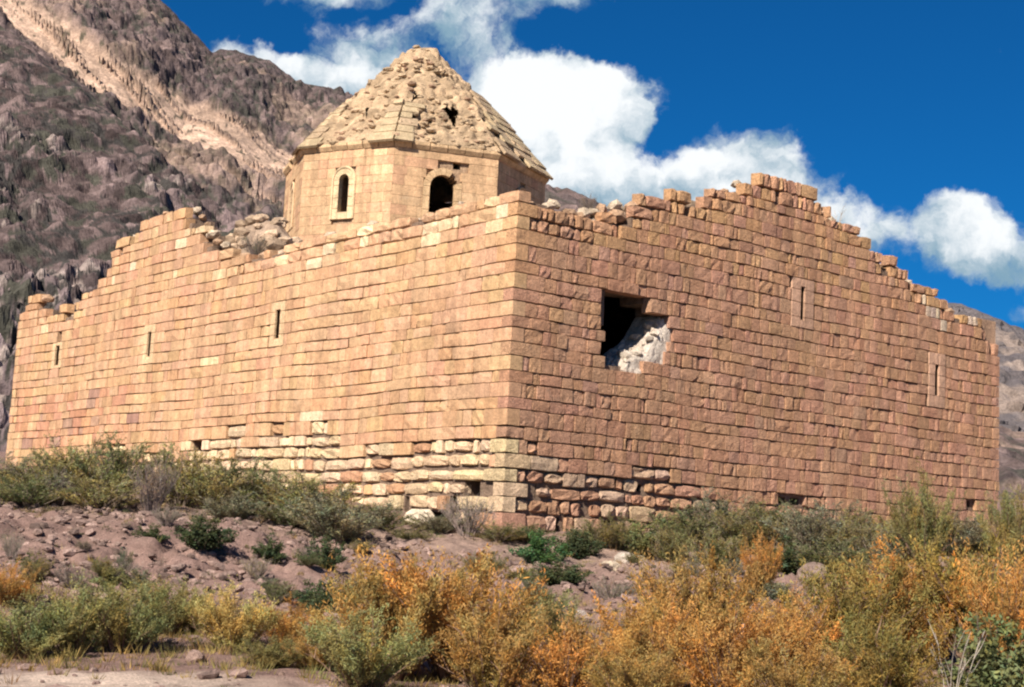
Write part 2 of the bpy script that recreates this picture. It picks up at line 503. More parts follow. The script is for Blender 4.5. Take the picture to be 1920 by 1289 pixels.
def relief_near(P, X, T):
    rid = 1 - np.abs(2 * fbm(P * np.array([0.07, 0.035, 0.06]), 5, 0.55, 108) - 1)
    f1, f2, cid = worley(P * 0.42, 131)
    g1, g2, gid = worley(P * 1.0, 231)
    fine = fbm(P * 0.9, 3, 0.6, 119) - .5
    rocky = np.clip((0.72 - np.abs(fbm(P * .03, 3, .5, 140) - .35) * 2.4) * 1.6 + T * .9 - .2, 0.25, 1)
    edge = np.clip(T / 0.05, 0.3, 1.0)
    k = rocky * edge
    d = np.zeros_like(P)
    lump = np.clip(0.62 - f1, -.3, .6) * (0.4 + cid)
    small = np.clip(0.6 - g1, -.3, .6) * (0.3 + gid)
    h_ = (rid - .6) * 5.5 * edge + lump * 3.6 * k + small * 1.6 * k + fine * 1.5 * k
    d = h_[:, None] * np.array([.2, -.5, .84])
    grey = np.array([0.215, 0.172, 0.162])
    brown = np.array([0.150, 0.112, 0.098])
    pale = np.array([0.31, 0.245, 0.22])
    c = brown[None] * (1 - rocky[:, None]) + grey[None] * rocky[:, None]
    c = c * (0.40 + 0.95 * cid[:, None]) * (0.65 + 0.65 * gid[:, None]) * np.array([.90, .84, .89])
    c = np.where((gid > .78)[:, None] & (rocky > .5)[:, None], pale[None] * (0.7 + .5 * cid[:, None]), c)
    c = np.where(((f2 - f1 < .16) & (fbm(P * .2, 3, .6, 195) > .42))[:, None], np.array([0.055, 0.049, 0.046]), c)  # crevice shade between boulders, put into the colour along cell edges
    scrub = (fbm(P * 0.42, 4, 0.6, 191) > 0.60)[:, None]
    c = np.where(scrub, np.array([0.066, 0.062, 0.050]), c)
    return d, c


def relief_east(P, X, T):
    rid = 1 - np.abs(2 * fbm(P * np.array([0.03, 0.015, 0.03]), 5, 0.55, 308) - 1)
    fine = fbm(P * 0.2, 4, 0.6, 319) - .5
    edge = np.clip(T / 0.05, 0.3, 1.0)
    d = np.zeros_like(P)
    d[:, 1] = -(rid - .6) * 26 * edge - fine * 8 * edge
    d[:, 2] = fine * 5 * edge
    v = fbm(P * np.array([.05, .05, .12]), 5, .6, 371)[:, None]
    c = np.array([0.095, 0.082, 0.088]) * (1 - v) + np.array([0.145, 0.125, 0.124]) * v
    tan = np.clip((fbm(P * np.array([.03, .03, .09]), 5, .6, 377) - .5) / .08, 0, 1)[:, None] * np.clip((T[:, None] - .12) / .1, 0, 1)
    c = c * (1 - tan * .55) + np.array([0.33, 0.25, 0.20]) * tan * .55
    return d, c


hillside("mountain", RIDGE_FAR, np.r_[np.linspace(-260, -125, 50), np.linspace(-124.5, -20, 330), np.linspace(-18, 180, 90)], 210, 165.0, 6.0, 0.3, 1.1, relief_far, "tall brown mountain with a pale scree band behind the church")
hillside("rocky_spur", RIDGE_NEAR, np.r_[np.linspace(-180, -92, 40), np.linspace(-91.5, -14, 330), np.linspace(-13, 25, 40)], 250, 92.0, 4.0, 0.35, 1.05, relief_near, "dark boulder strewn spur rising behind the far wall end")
hillside("east_hill", RIDGE_EAST, np.linspace(60, 420, 260), 130, 200.0, 8.0, 0.45, 1.2, relief_east, "distant grey hillside beyond the right end of the church")

# ------------------------------------------------------------------ church: frame of reference
TH = 0.67064
CORNER = np.array([-0.03, 38.0, 2.32])
D_FLANK = np.array([-math.sin(TH), math.cos(TH), 0.0])
N_FLANK = np.array([-math.cos(TH), -math.sin(TH), 0.0])
D_END = np.array([math.cos(TH), math.sin(TH), 0.0])
N_END = np.array([math.sin(TH), -math.cos(TH), 0.0])
ZUP = np.array([0.0, 0.0, 1.0])
FLANK_LEN, END_LEN = 32.6, 20.5


class Frame:
    def __init__(self, o, d, n):
        self.o, self.d, self.n = np.asarray(o, float), np.asarray(d, float), np.asarray(n, float)

    def world(self, p):
        p = np.asarray(p, float)
        return self.o + p[..., 0:1] * self.d + p[..., 1:2] * self.n + p[..., 2:3] * ZUP


FLANK = Frame(CORNER, D_FLANK, N_FLANK)
END = Frame(CORNER, D_END, N_END)

church = bpy.data.objects.new("ruined_church", None)
COL.objects.link(church)
church.location = CORNER
tag(church, "ruined stone church with broken gable walls and an octagonal domed drum", "church")


def child(name, me, mat, parent):
    """me is in world coordinates; the parent chain sits at the church's corner"""
    o = obj(name, me, mat, parent)
    return o


def shift(v):
    return np.asarray(v, float) - CORNER


def block(u0, u1, z0, z1, proud, ch, rough, rng, nx=3, nz=2, back=-0.34):
    """a dressed block: uneven face, worn arrises, sides running back into the wall; local (u, n, z)"""
    us = np.linspace(u0 + ch, u1 - ch, nx + 1)
    zs = np.linspace(z0 + ch, z1 - ch, nz + 1)
    v = []
    for j in range(nz + 1):
        for i in range(nx + 1):
            ed = (i in (0, nx)) + (j in (0, nz))
            cu = rng.uniform(-1, 1) * rough * 0.6
            cz = rng.uniform(-1, 1) * rough * 0.6
            pull = rough * (0.9 if ed == 2 else 0.35 if ed == 1 else 0)
            v.append((us[i] + cu, proud + rng.uniform(-1, 0.7) * rough - pull, zs[j] + cz))
    per = [(i, 0) for i in range(nx)] + [(nx, j) for j in range(nz)] + [(i, nz) for i in range(nx, 0, -1)] + [(0, j) for j in range(nz, 0, -1)]
    uo, zo = np.linspace(u0, u1, nx + 1), np.linspace(z0, z1, nz + 1)
    base = len(v)
    m = len(per)
    wob = [(rng.uniform(-1, 1) * rough * 0.35, rng.uniform(-1, 1) * rough * 0.35) for _ in per]
    for (i, j), (a, b) in zip(per, wob):
        cr = rough * 0.8 if i in (0, nx) and j in (0, nz) else 0
        sx = (1 if i == 0 else -1 if i == nx else 0)
        sz = (1 if j == 0 else -1 if j == nz else 0)
        v.append((uo[i] + a * (sx == 0) + sx * cr, proud - ch * 1.1 - rough * .6, zo[j] + b * (sz == 0) + sz * cr))
    for (i, j) in per:
        v.append((uo[i], back, zo[j]))
    f = []
    w = nx + 1
    for j in range(nz):
        for i in range(nx):
            a = j * w + i
            f.append((a, a + 1, a + w + 1, a + w))
    for k in range(m):
        k2 = (k + 1) % m
        i0, j0 = per[k]
        i1, j1 = per[k2]
        f.append((base + k, base + k2, j1 * w + i1, j0 * w + i0))
        f.append((base + m + k, base + m + k2, base + k2, base + k))
    return np.array(v), f


ICO_V, ICO_F = None, None


def _ico():
    global ICO_V, ICO_F
    p = (1 + 5 ** .5) / 2
    v = np.array([(-1, p, 0), (1, p, 0), (-1, -p, 0), (1, -p, 0), (0, -1, p), (0, 1, p), (0, -1, -p), (0, 1, -p), (p, 0, -1), (p, 0, 1), (-p, 0, -1), (-p, 0, 1)], float)
    ICO_V = v / np.linalg.norm(v[0])
    ICO_F = [(0, 11, 5), (0, 5, 1), (0, 1, 7), (0, 7, 10), (0, 10, 11), (1, 5, 9), (5, 11, 4), (11, 10, 2), (10, 7, 6), (7, 1, 8), (3, 9, 4), (3, 4, 2), (3, 2, 6), (3, 6, 8), (3, 8, 9), (4, 9, 5), (2, 4, 11), (6, 2, 10), (8, 6, 7), (9, 8, 1)]


_ico()
ICO2 = None


def _ico2():
    global ICO2
    v = [tuple(x) for x in ICO_V]
    f, mid = [], {}

    def mp(a, b):
        k = (min(a, b), max(a, b))
        if k not in mid:
            q = (np.array(v[a]) + np.array(v[b])) / 2
            v.append(tuple(q / np.linalg.norm(q)))
            mid[k] = len(v) - 1
        return mid[k]
    for a, b, c in ICO_F:
        x, y, z = mp(a, b), mp(b, c), mp(c, a)
        f += [(a, x, z), (b, y, x), (c, z, y), (x, y, z)]
    ICO2 = (np.array(v), f)


_ico2()


def rock(rng, sx, sy, sz, boxy=0.5, jit=0.16, fine=False):
    """a broken stone: between a box and a ball, with flat breaks"""
    v0, f = ICO2 if fine else (ICO_V, ICO_F)
    v = v0.copy()
    q = v / np.abs(v).max(axis=1, keepdims=True)
    v = v * (1 - boxy) + q * boxy * 0.85
    v = v * (1 + np.array([[rng.uniform(-jit, jit)] for _ in v]))
    v = v * np.array([sx, sy, sz])
    ax = Vector((rng.uniform(-1, 1), rng.uniform(-1, 1), rng.uniform(-1, 1))).normalized()
    R = np.array(Matrix.Rotation(rng.uniform(0, 6.28), 3, 'Z') @ Matrix.Rotation(rng.uniform(-.45, .45), 3, ax))
    return v @ R.T, f


def in_poly(u, z, poly):
    r = False
    n = len(poly)
    for i in range(n):
        a, b = poly[i], poly[(i + 1) % n]
        if (a[1] > z) != (b[1] > z) and u < (b[0] - a[0]) * (z - a[1]) / (b[1] - a[1]) + a[0]:
            r = not r
    return r


def cell_wall(frame, length, z_lo, top, gone, cell, n0, n1, u_start=0.0):
    """the wall's rubble core: a thick slab cut out of square cells, so holes and the broken top go right through it"""
    nu = int(math.ceil((length - u_start) / cell))
    z_hi = max(top(u) for u in np.linspace(u_start, length, 200)) + cell
    nz = int((z_hi - z_lo) / cell)
    keep = np.zeros((nu + 2, nz + 2), bool)
    for i in range(nu):
        u = u_start + (i + .5) * cell
        if u > length:
            continue
        for j in range(nz):
            z = z_lo + (j + .5) * cell
            if z + cell * .5 < top(u) and not gone(u, z):
                keep[i + 1, j + 1] = True
    vid, V, F = {}, [], []

    def vert(i, j, side):
        k = (i, j, side)
        if k not in vid:
            vid[k] = len(V)
            V.append((min(u_start + i * cell, length), n0 if side == 0 else n1, z_lo + j * cell))
        return vid[k]
    for i in range(nu):
        for j in range(nz):
            if not keep[i + 1, j + 1]:
                continue
            a, b, c, d = [vert(i + x, j + y, 0) for x, y in ((0, 0), (1, 0), (1, 1), (0, 1))]
            e, g, h, k = [vert(i + x, j + y, 1) for x, y in ((0, 0), (1, 0), (1, 1), (0, 1))]
            F.append((a, b, c, d))
            F.append((e, k, h, g))
            if not keep[i, j + 1]:
                F.append((a, d, k, e))
            if not keep[i + 2, j + 1]:
                F.append((b, g, h, c))
            if not keep[i + 1, j]:
                F.append((a, e, g, b))
            if not keep[i + 1, j + 2]:
                F.append((d, c, h, k))
    V = np.array(V, float)
    W = frame.world(V)
    jig = np.stack([fbm(W * 3.1, 3, .6, 400 + k) - .5 for k in range(3)], 1)
    W = W + jig * np.array([.07, .07, .10])
    return W, F


# ------------------------------------------------------------------ church: the two long walls
FLANK_TOP = np.array([(-1, 8.43), (0.1, 8.43), (1.7, 8.43), (3.0, 8.4), (14.8, 8.42), (15.5, 8.75), (16.2, 9.1), (17.0, 9.55), (17.7, 10.0), (18.3, 10.45), (19.35, 10.7), (20.9, 10.55), (21.9, 10.35), (22.7, 10.05), (23.8, 9.72), (24.1, 9.25), (25.0, 8.95), (26.2, 8.5), (26.7, 8.0), (30.4, 7.9), (30.5, 8.55), (32.0, 8.55), (32.1, 8.1), (34, 8.1)])
END_TOP = np.array([(-1, 8.05), (0.3, 8.05), (0.9, 8.0), (1.9, 8.05), (3.0, 8.1), (3.9, 8.5), (4.4, 8.95), (5.4, 9.2), (6.3, 9.2), (6.7, 9.5), (7.7, 9.8), (8.5, 10.25), (9.9, 10.4), (11.4, 10.3), (11.5, 10.0), (12.3, 9.88), (13.5, 9.55), (13.6, 9.25), (14.3, 9.0), (15.5, 8.78), (15.7, 8.4), (17.1, 8.25), (17.3, 7.85), (19.4, 7.8), (19.6, 7.55), (20.0, 7.35), (20.1, 7.1), (22, 7.1)])
HOLE = [(3.18, 6.32), (4.45, 6.38), (4.57, 6.04), (5.2, 6.02), (5.3, 5.66), (5.33, 5.15), (5.15, 4.45), (3.71, 4.22), (2.95, 4.45), (2.96, 5.28), (3.21, 5.38)]


def wobble(u, z, wall):
    """settlement of the courses"""
    k = 0.38 * min(1.0, max(0.0, u - .3) / 2.5)
    if wall == "flank":
        return k * _wobble(u, z, True)
    return k * _wobble(u, z, False)


def _wobble(u, z, flank):
    if flank:
        return 0.05 * math.sin(u * .55 + .4 * z) + 0.10 * math.exp(-((u - 4.5) / 2.0) ** 2 - ((z - 4.0) / 1.6) ** 2) - 0.10 * math.exp(-((u - 8.0) / 2.2) ** 2 - ((z - 3.4) / 1.6) ** 2) + 0.03 * math.sin(u * 1.7 + z * 2)
    return 0.035 * math.sin(u * .7 - .5 * z) + 0.03 * math.sin(u * 1.9 + z * 1.3)


COURSES = [-1.3]
while COURSES[-1] < 11.2:
    COURSES.append(COURSES[-1] + RNG.choice((RNG.uniform(.27, .33), RNG.uniform(.32, .38), RNG.uniform(.33, .43))) * (1.1 if COURSES[-1] < 1.2 else 1.0))


def build_wall(name, frame, length, top_tab, wall, slits, gaps, seed, base_of):
    rng = random.Random(seed)

    def top(u):
        return float(np.interp(u, top_tab[:, 0], top_tab[:, 1]))
    # courses
    zs = COURSES
    # slit windows sit in whole courses
    wins = []
    for (u, z0, z1, half, wslit, hs) in slits:
        a = min(zs, key=lambda q: abs(q - z0))
        b = min(zs, key=lambda q: abs(q - z1))
        wins.append((u - half, u + half, a, b, u, wslit, hs))
    stones = []
    gone_rects = []
    for k in range(len(zs) - 1):
        z0, z1 = zs[k], zs[k + 1]
        zm = (z0 + z1) / 2
        corner_first = (k % 2 == 0) == (wall == "flank")
        u = 0.0 if corner_first else 0.40
        end = length
        low_row = zm < 1.7
        while u < end - 0.12:
            if wall == "flank":
                w = rng.choice((rng.uniform(.26, .45), rng.uniform(.4, .8), rng.uniform(.6, 1.0), rng.uniform(.7, 1.35)))
            else:
                w = rng.choice((rng.uniform(.16, .28), rng.uniform(.24, .40), rng.uniform(.30, .50), rng.uniform(.36, .72)))
            if wall == 'end' and low_row and u < 6:
                w *= 1.35
            if u < 0.1:
                w = rng.uniform(.55, .8) if k % 4 < 2 else rng.uniform(.75, 1.05)
            u1 = min(u + w, end)
            if end - u1 < 0.2:
                u1 = end
            um = (u + u1) / 2
            low = zm < (2.0 + .22 * math.sin(um * .9) + .22 * math.sin(um * 2.3 + 1) + rng.uniform(-.15, .15) - .1 * max(0, um - 24) + .55 * math.exp(-((um - 12) / 6) ** 2) if wall == "flank" else 1.5 + .35 * math.sin(um * 1.1 + 2) - .04 * um + .6 * max(0, 1 - um / 6))
            segs = [(u, u1)]
            for (a, b, wa, wb, *_r) in wins:
                if wa - .02 < zm < wb + .02:
                    ns = []
                    for s0, s1 in segs:
                        if s1 <= a or s0 >= b:
                            ns.append((s0, s1))
                        else:
                            if a - s0 > 0.1:
                                ns.append((s0, a))
                            if s1 - b > 0.1:
                                ns.append((b, s1))
                    segs = ns
            for s0, s1 in segs:
                sm = (s0 + s1) / 2
                t = top(sm)
                gz_ = base_of(sm)
                if z1 < gz_ - 0.5:
                    continue
                quoin = s0 < .1 and z1 < 8.48
                if not quoin and zm > t - 0.02 + rng.uniform(-.05, .08):
                    continue
                # ragged top: some blocks of the last course have fallen
                if z1 > t - 0.36 and rng.random() < (0.14 if wall == "flank" and sm < 15 else 0.15) and sm > 0.9:
                    continue
                if wall == "end":
                    hit = sum(in_poly(s0 + (s1 - s0) * a, z0 + (z1 - z0) * b, HOLE) for a in (.15, .5, .85) for b in (.2, .5, .8))
                    if hit >= 4:
                        continue
                    if hit:
                        if in_poly(s0 + .1, zm, HOLE) and s1 - s0 > .4:
                            s0 = s0 + (s1 - s0) * .4
                        elif in_poly(s1 - .1, zm, HOLE) and s1 - s0 > .4:
                            s1 = s1 - (s1 - s0) * .4
                miss = any(abs(sm - gu) < gw and abs(zm - gzc) < 0.2 for gu, gzc, gw in gaps)
                if miss or (low and rng.random() < (0.02 if wall == "flank" else 0.04) and sm > 1.0):
                    gone_rects.append((s0 + .05, s1 - .05, z0 + .03, z1 - .03, miss))
                    continue
                # nothing stands on air near the broken top
                if z1 > t - 1.0 and not quoin:
                    held = sum(max(0, min(s1, q[1]) - max(s0, q[0])) for q in stones if q[5] == k - 1)
                    if held < .55 * (s1 - s0):
                        continue
                stones.append((s0, s1, z0, z1, low, k))
            u = u1
    # core
    rects = gone_rects

    def gone(u, z):
        if wall == "end" and in_poly(u, z, HOLE):
            return True
        for a, b, wa, wb, uc, ws, hs in wins:
            zc = (wa + wb) / 2
            if -.32 < u - uc < 1.15 and abs(z - zc) < hs * .5 + .10:
                return True
        return any(a < u < b and c < z < d for a, b, c, d, _m in rects)
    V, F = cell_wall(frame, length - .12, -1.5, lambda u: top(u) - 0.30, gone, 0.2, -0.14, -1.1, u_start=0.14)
    core_col = (0.21, 0.145, 0.105)  # mortar colour, darkened so the joints look shaded
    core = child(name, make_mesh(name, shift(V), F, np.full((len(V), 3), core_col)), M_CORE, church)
    # which 300 show largest: face area seen from the eye
    ranked = []
    for s in stones:
        c = frame.world(np.array([(s[0] + s[1]) / 2, 0, (s[2] + s[3]) / 2]))
        ray = c - EYE
        dist = np.linalg.norm(ray)
        hid = 0.25 if (s[2] + s[3]) / 2 < base_of((s[0] + s[1]) / 2) + 0.1 else 1.0
        ranked.append(((s[1] - s[0]) * (s[3] - s[2]) * abs(ray @ frame.n) / dist ** 3 * hid))
    order = sorted(range(len(stones)), key=lambda i: -ranked[i])
    single = set(order[:300])
    heap = Heap()
    for idx, (s0, s1, z0, z1, low, k) in enumerate(stones):
        sm, zm = (s0 + s1) / 2, (z0 + z1) / 2
        gu = 0.0015 + (.004 if wall == "flank" else .006) * rng.random() ** 2
        gzv = 0.002 + .017 * rng.random() ** 1.6
        ch, rough = (0.008, 0.012) if wall == "flank" else (0.008 + .008 * rng.random(), 0.013)
        rough *= rng.choice((.55, .8, 1.0, 1.0, 1.9))
        worn = 0.0
        if low:
            worn = 1.0 if rng.random() < (.85 if sm < 26 else .3) else 0.3
            if wall == "end" and sm > 7:
                worn *= .6
        elif z1 > top(sm) - .4:
            worn = .7
        ch += 0.026 * worn
        rough += 0.028 * worn
        gu += 0.015 * worn * rng.random()
        gzv += 0.016 * worn * rng.random()
        proud = rng.gauss(0, .006 if wall == "flank" else .010) - (0.05 * worn * rng.random())
        if worn > .5 and low and s0 > .1:
            z0, z1 = z0 + rng.uniform(-.01, .05), z1 - rng.uniform(-.01, .05)
        if s0 < 0.1:
            ch, rough, proud, gu = 0.010, 0.007 + .012 * worn, 0.0, 0.0
        # colour
        v = rng.gauss(1.0, .06)
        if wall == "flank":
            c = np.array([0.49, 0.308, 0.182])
            r = rng.random()
            pale = 0.012
            if low and sm < 27:
                pale = 0.80
            elif zm > 7.2 and sm < 10:
                pale = 0.24
            elif zm > 8.2:
                pale = .18
            if r < pale:
                c = np.array([0.64, 0.48, 0.31]) if rng.random() < .5 or low else np.array([0.57, 0.39, 0.23])
            elif r < pale + .22:
                c = np.array([0.485, 0.283, 0.166])
            if 21 < sm < 32 and 2.6 < zm < 4.4 and rng.random() < .6:
                c = np.array([0.465, 0.25, 0.155]) if rng.random() < .88 else np.array([.33, .20, .15])
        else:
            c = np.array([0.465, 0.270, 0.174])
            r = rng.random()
            if r < .22:
                c = np.array([0.465, 0.275, 0.175])
            elif r < .40:
                c = np.array([0.460, 0.260, 0.170])
            elif r < .48:
                c = np.array([0.44, 0.268, 0.180])
            if zm > 7.4 and rng.random() < .5:
                c = np.array([0.50, 0.30, 0.17])
            if low and rng.random() < (.48 if sm < 6 or sm > 17 else .3):
                c = np.array([0.55, 0.385, 0.265])
            if zm > 6.9 and sm > 16.5 and rng.random() < .45:
                c = np.array([.52, .42, .33])
            if s0 < 0.1 and zm > 5.8:
                c = np.array([0.50, 0.292, 0.162])
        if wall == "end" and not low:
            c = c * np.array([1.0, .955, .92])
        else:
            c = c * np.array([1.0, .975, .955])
        c = c * v * np.array([1.0, rng.uniform(.95, 1.05), rng.uniform(.93, 1.07)])
        one = idx in single
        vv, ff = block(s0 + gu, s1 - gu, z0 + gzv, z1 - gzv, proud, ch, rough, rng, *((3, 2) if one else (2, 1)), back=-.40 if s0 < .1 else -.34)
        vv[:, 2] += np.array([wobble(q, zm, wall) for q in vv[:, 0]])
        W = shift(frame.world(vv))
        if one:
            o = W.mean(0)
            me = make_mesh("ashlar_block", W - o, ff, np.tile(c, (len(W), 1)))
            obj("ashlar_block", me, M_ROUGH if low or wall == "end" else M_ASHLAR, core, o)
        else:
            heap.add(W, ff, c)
    rest = child("distant_masonry", heap.mesh("distant_masonry"), M_ASHLAR if wall == "flank" else M_ROUGH, core)
    rest["kind"] = "stuff"
    # slit surrounds: two jambs, lintel, sill round a real opening
    for (a, b, wa, wb, uc, ws, hs) in wins:
        zc = (wa + wb) / 2
        h = Heap()
        col = np.array([0.56, 0.385, 0.23]) if wall == "flank" else np.array([0.475, 0.29, 0.195])
        pieces = [(uc - ws / 2, uc + ws / 2, zc + hs / 2, wb), (uc - ws / 2, uc + ws / 2, wa, zc - hs / 2)]
        lines = [q for q in zs if wa - .01 <= q <= wb + .01]
        for q0, q1 in zip(lines[:-1], lines[1:]):
            pieces += [(a, uc - ws / 2, q0, q1), (uc + ws / 2, b, q0, q1)]
        for (p0, p1, q0, q1) in pieces:
            bv, bf = block(p0 + .002, p1 - .002, q0 + .004, q1 - .004, 0.008, .008, .006, rng, 2, 2, back=-.07)
            bv[:, 2] += wobble(uc, zc, wall)
            h.add(shift(frame.world(bv)), bf, col * rng.uniform(.94, 1.06))
        child("slit_window", h.mesh("slit_window"), M_ASHLAR, core)
    return core


def flank_ground(u):
    return float(np.interp(u, (0, 3, 6, 11.5, 20, 32.6), (-.1, .15, .45, .95, 1.3, 1.7)))


def end_ground(u):
    return float(np.interp(u, (0, 4, 8, 12, 20.5), (-.1, .1, .35, .6, .75)))


flank_wall = build_wall("flank_wall", FLANK, FLANK_LEN, FLANK_TOP, "flank",
                        [(11.47, 5.3, 6.75, .42, .29, .88), (20.24, 5.3, 6.75, .42, .27, .86), (28.26, 5.35, 6.6, .46, .40, .76)],
                        [(2.75, .1, .3)], 5, flank_ground)
end_wall = build_wall("end_wall", END, END_LEN, END_TOP, "end",
                      [(10.72, 6.1, 7.6, .48, .17, .97), (17.13, 4.6, 6.3, .42, .20, .97)],
                      [(.75, .95, .32), (10.4, 1.2, .45), (19.1, 1.55, .32), (2.75, .42, .3), (3.5, .12, .3), (4.7, 1.15, .25), (19.5, .9, .3)], 6, end_ground)

# rubble showing in the breach of the end wall
rng = random.Random(77)
us = np.linspace(3.3, 5.7, 34)
path = [(n, None) for n in np.linspace(-1.2, -.20, 16)] + [(-.16 + .02 * q, 1.0 - q / 9) for q in range(1, 9)]


def breach_top(u, n):
    return min(4.18 + max(0.0, u - 3.85) * 1.05 + .12 * math.sin(u * 5) + (-.5 - n) * .2, 5.9)


bv = []
for n, fall in path:
    for u in us:
        z = breach_top(u, min(n, -.2))
        bv.append((u, min(n, -.10), z if fall is None else 3.7 + (z - 3.7) * fall))
bv = END.world(np.array(bv))
w1, w2, wc = worley(bv * 3.2, 811)
w3, w4, wd = worley(bv * 7.0, 821)
bv = bv + (N_END * .5 + ZUP * .8) * (np.clip(.55 - w1, -.3, .5) * .26 * (.4 + wc) + np.clip(.5 - w3, -.3, .4) * .09)[:, None]
iq = np.arange(len(bv)).reshape(len(path), len(us))
bf = np.stack([iq[:-1, :-1], iq[1:, :-1], iq[1:, 1:], iq[:-1, 1:]], -1).reshape(-1, 4)
breach = child("breach_fill", make_mesh("breach_fill", shift(bv), bf, np.array((.62, .53, .45)) * (.78 + .3 * wc[:, None])), M_ROUGH, end_wall)
for q in range(40):
    u = rng.uniform(3.7, 5.35)
    n = rng.uniform(-.8, -.13)
    s = rng.choice((rng.uniform(.05, .10), rng.uniform(.09, .20)))
    v, f = rock(rng, s * rng.uniform(1, 1.8), s * .8, s * rng.uniform(.5, .9), .8, .22)
    c = np.array([.60, .50, .41]) * rng.uniform(.7, 1.1)
    obj("rubble_stone", make_mesh("rubble_stone", v, f, np.tile(c, (len(v), 1))), M_ROUGH, end_wall, shift(END.world(np.array([u, n, breach_top(u, n) - rng.uniform(0, .06)]))))

# back walls and an added vault deck close the building to darken its interior
for nm, fr, ln in (("rear_flank_wall", Frame(CORNER + D_END * END_LEN, D_FLANK, -N_FLANK), FLANK_LEN), ("rear_end_wall", Frame(CORNER + D_FLANK * FLANK_LEN, D_END, -N_END), END_LEN)):
    def flat_top(u, ln=ln):
        return 7.8 + 1.8 * max(0, 1 - abs(u - ln * .5) / (ln * .28)) + 0.25 * math.sin(u * 2.1)
    V, F = cell_wall(fr, ln - .2, -1.5, flat_top, lambda u, z: False, 0.4, 0.0, -1.0, u_start=.2)
    child(nm, make_mesh(nm, shift(V), F, np.tile(np.array((.42, .27, .18)), (len(V), 1))), M_ROUGH, church)


def deck_height(a, b):
    """a along the flank, b along the end wall; broken vault masonry heaped behind the gables"""
    z = 7.55 + 1.9 * np.exp(-((b - 10.25) / 4.5) ** 2) * 0.6 + 1.2 * np.exp(-((a - 19.3) / 5.0) ** 2) * .5
    z = z + 2.15 * np.exp(-((a - 16.8) / 2.1) ** 2 - ((b - 2.2) / 1.4) ** 2) + 0.75 * np.exp(-((a - 13.2) / 2.0) ** 2 - ((b - 2.4) / 1.5) ** 2)
    z = z + .9 * np.exp(-((a - 1.6) / 1.0) ** 2 - ((b - 7.4) / 1.2) ** 2) + 1.3 * np.exp(-((a - 1.8) / 1.2) ** 2 - ((b - 10.2) / 2.2) ** 2)
    return z


A, B = np.meshgrid(np.linspace(.4, FLANK_LEN - .4, 150), np.linspace(.4, END_LEN - .4, 96))
Z = deck_height(A, B)
P = CORNER + A[..., None] * D_FLANK + B[..., None] * D_END + Z[..., None] * ZUP
P = P.reshape(-1, 3)
P[:, 2] += (fbm(P * 1.4, 4, .6, 500) - .5) * .7
i = np.arange(len(P)).reshape(A.shape)
F = np.stack([i[:-1, :-1], i[1:, :-1], i[1:, 1:], i[:-1, 1:]], -1).reshape(-1, 4)
deck = child("vault_rubble", make_mesh("vault_rubble", shift(P), F, np.tile(np.array((.34, .245, .18)), (len(P), 1)) * (.7 + .6 * fbm(P * 2.0, 3, .6, 505)[:, None])), M_ROUGH, church)
for q in range(150):
    r = rng.random()
    if r < .6:
        a, b = rng.uniform(11.0, 18.2), rng.uniform(.9, 2.6)
    elif r < .8:
        a, b = rng.uniform(.5, 1.6), rng.uniform(1.2, 8.6)
    else:
        a, b = rng.uniform(26.0, 30.5), rng.uniform(.6, 1.6)
    s = rng.uniform(.13, .30)
    v, f = rock(rng, s * rng.uniform(1, 1.5), s, s * rng.uniform(.6, .95), .6)
    p = CORNER + a * D_FLANK + b * D_END
    z = float(deck_height(a, b)) + rng.uniform(-.05, .2)
    c = np.array([.50, .36, .25]) * rng.uniform(.6, 1.25)
    obj("rubble_stone", make_mesh("rubble_stone", v, f, np.tile(c, (len(v), 1))), M_ROUGH, deck, shift(p) + np.array([0, 0, z]))


def top_stones(frame, spots, wall):
    """odd broken blocks lying on the wall heads"""
    for u, n, z, s, tint in spots:
        v, f = rock(rng, s * rng.uniform(1.0, 1.6), s * rng.uniform(.8, 1.1), s * rng.uniform(.6, .9), .75, .12)
        c = np.array(tint) * rng.uniform(.85, 1.1)
        obj("rubble_stone", make_mesh("rubble_stone", v, f, np.tile(c, (len(v), 1))), M_ROUGH, wall, shift(frame.world(np.array([u, n, z]))))


PALE, TANC = (.57, .45, .33), (.48, .31, .20)
spots = [(1.2, -.3, 8.1, .22, PALE), (1.45, -.35, 8.25, .17, PALE), (.7, -.4, 8.08, .2, TANC), (2.0, -.35, 8.1, .22, TANC), (2.5, -.4, 8.15, .25, PALE), (2.9, -.45, 8.3, .2, PALE), (3.2, -.5, 8.45, .2, TANC), (3.6, -.4, 8.6, .2, PALE)]
for q in range(46):
    u = rng.uniform(.5, 20)
    t = float(np.interp(u, END_TOP[:, 0], END_TOP[:, 1]))
    spots.append((u, rng.uniform(-.9, -.3), t - rng.uniform(.0, .15), rng.uniform(.1, .24), PALE if rng.random() < .35 else TANC))
top_stones(END, spots, end_wall)
spots = []
for q in range(52):
    u = rng.uniform(.6, 32)
    t = float(np.interp(u, FLANK_TOP[:, 0], FLANK_TOP[:, 1]))
    spots.append((u, rng.uniform(-.9, -.3), t - rng.uniform(.0, .18), rng.uniform(.1, .24), PALE if rng.random() < .4 else TANC))
top_stones(FLANK, spots, flank_wall)

# ------------------------------------------------------------------ church: drum and pyramid roof
DRUM_C = CORNER + D_END * 10.25 + D_FLANK * 19.5
DRUM_R, EAVE_R = 5.12, 5.22
Z_SPRING, Z_EAVE, Z_APEX = 7.4, 13.72, 18.8
ANG0 = -5.0


def ring(a, r, z):
    t = math.radians(a)
    return DRUM_C + np.array([math.sin(t) * r, -math.cos(t) * r, z])


def drum_frame(a):
    t = math.radians(a + 22.5)
    o = ring(a, DRUM_R, 0)
    return Frame(o, (math.cos(t), math.sin(t), 0), (math.sin(t), -math.cos(t), 0))


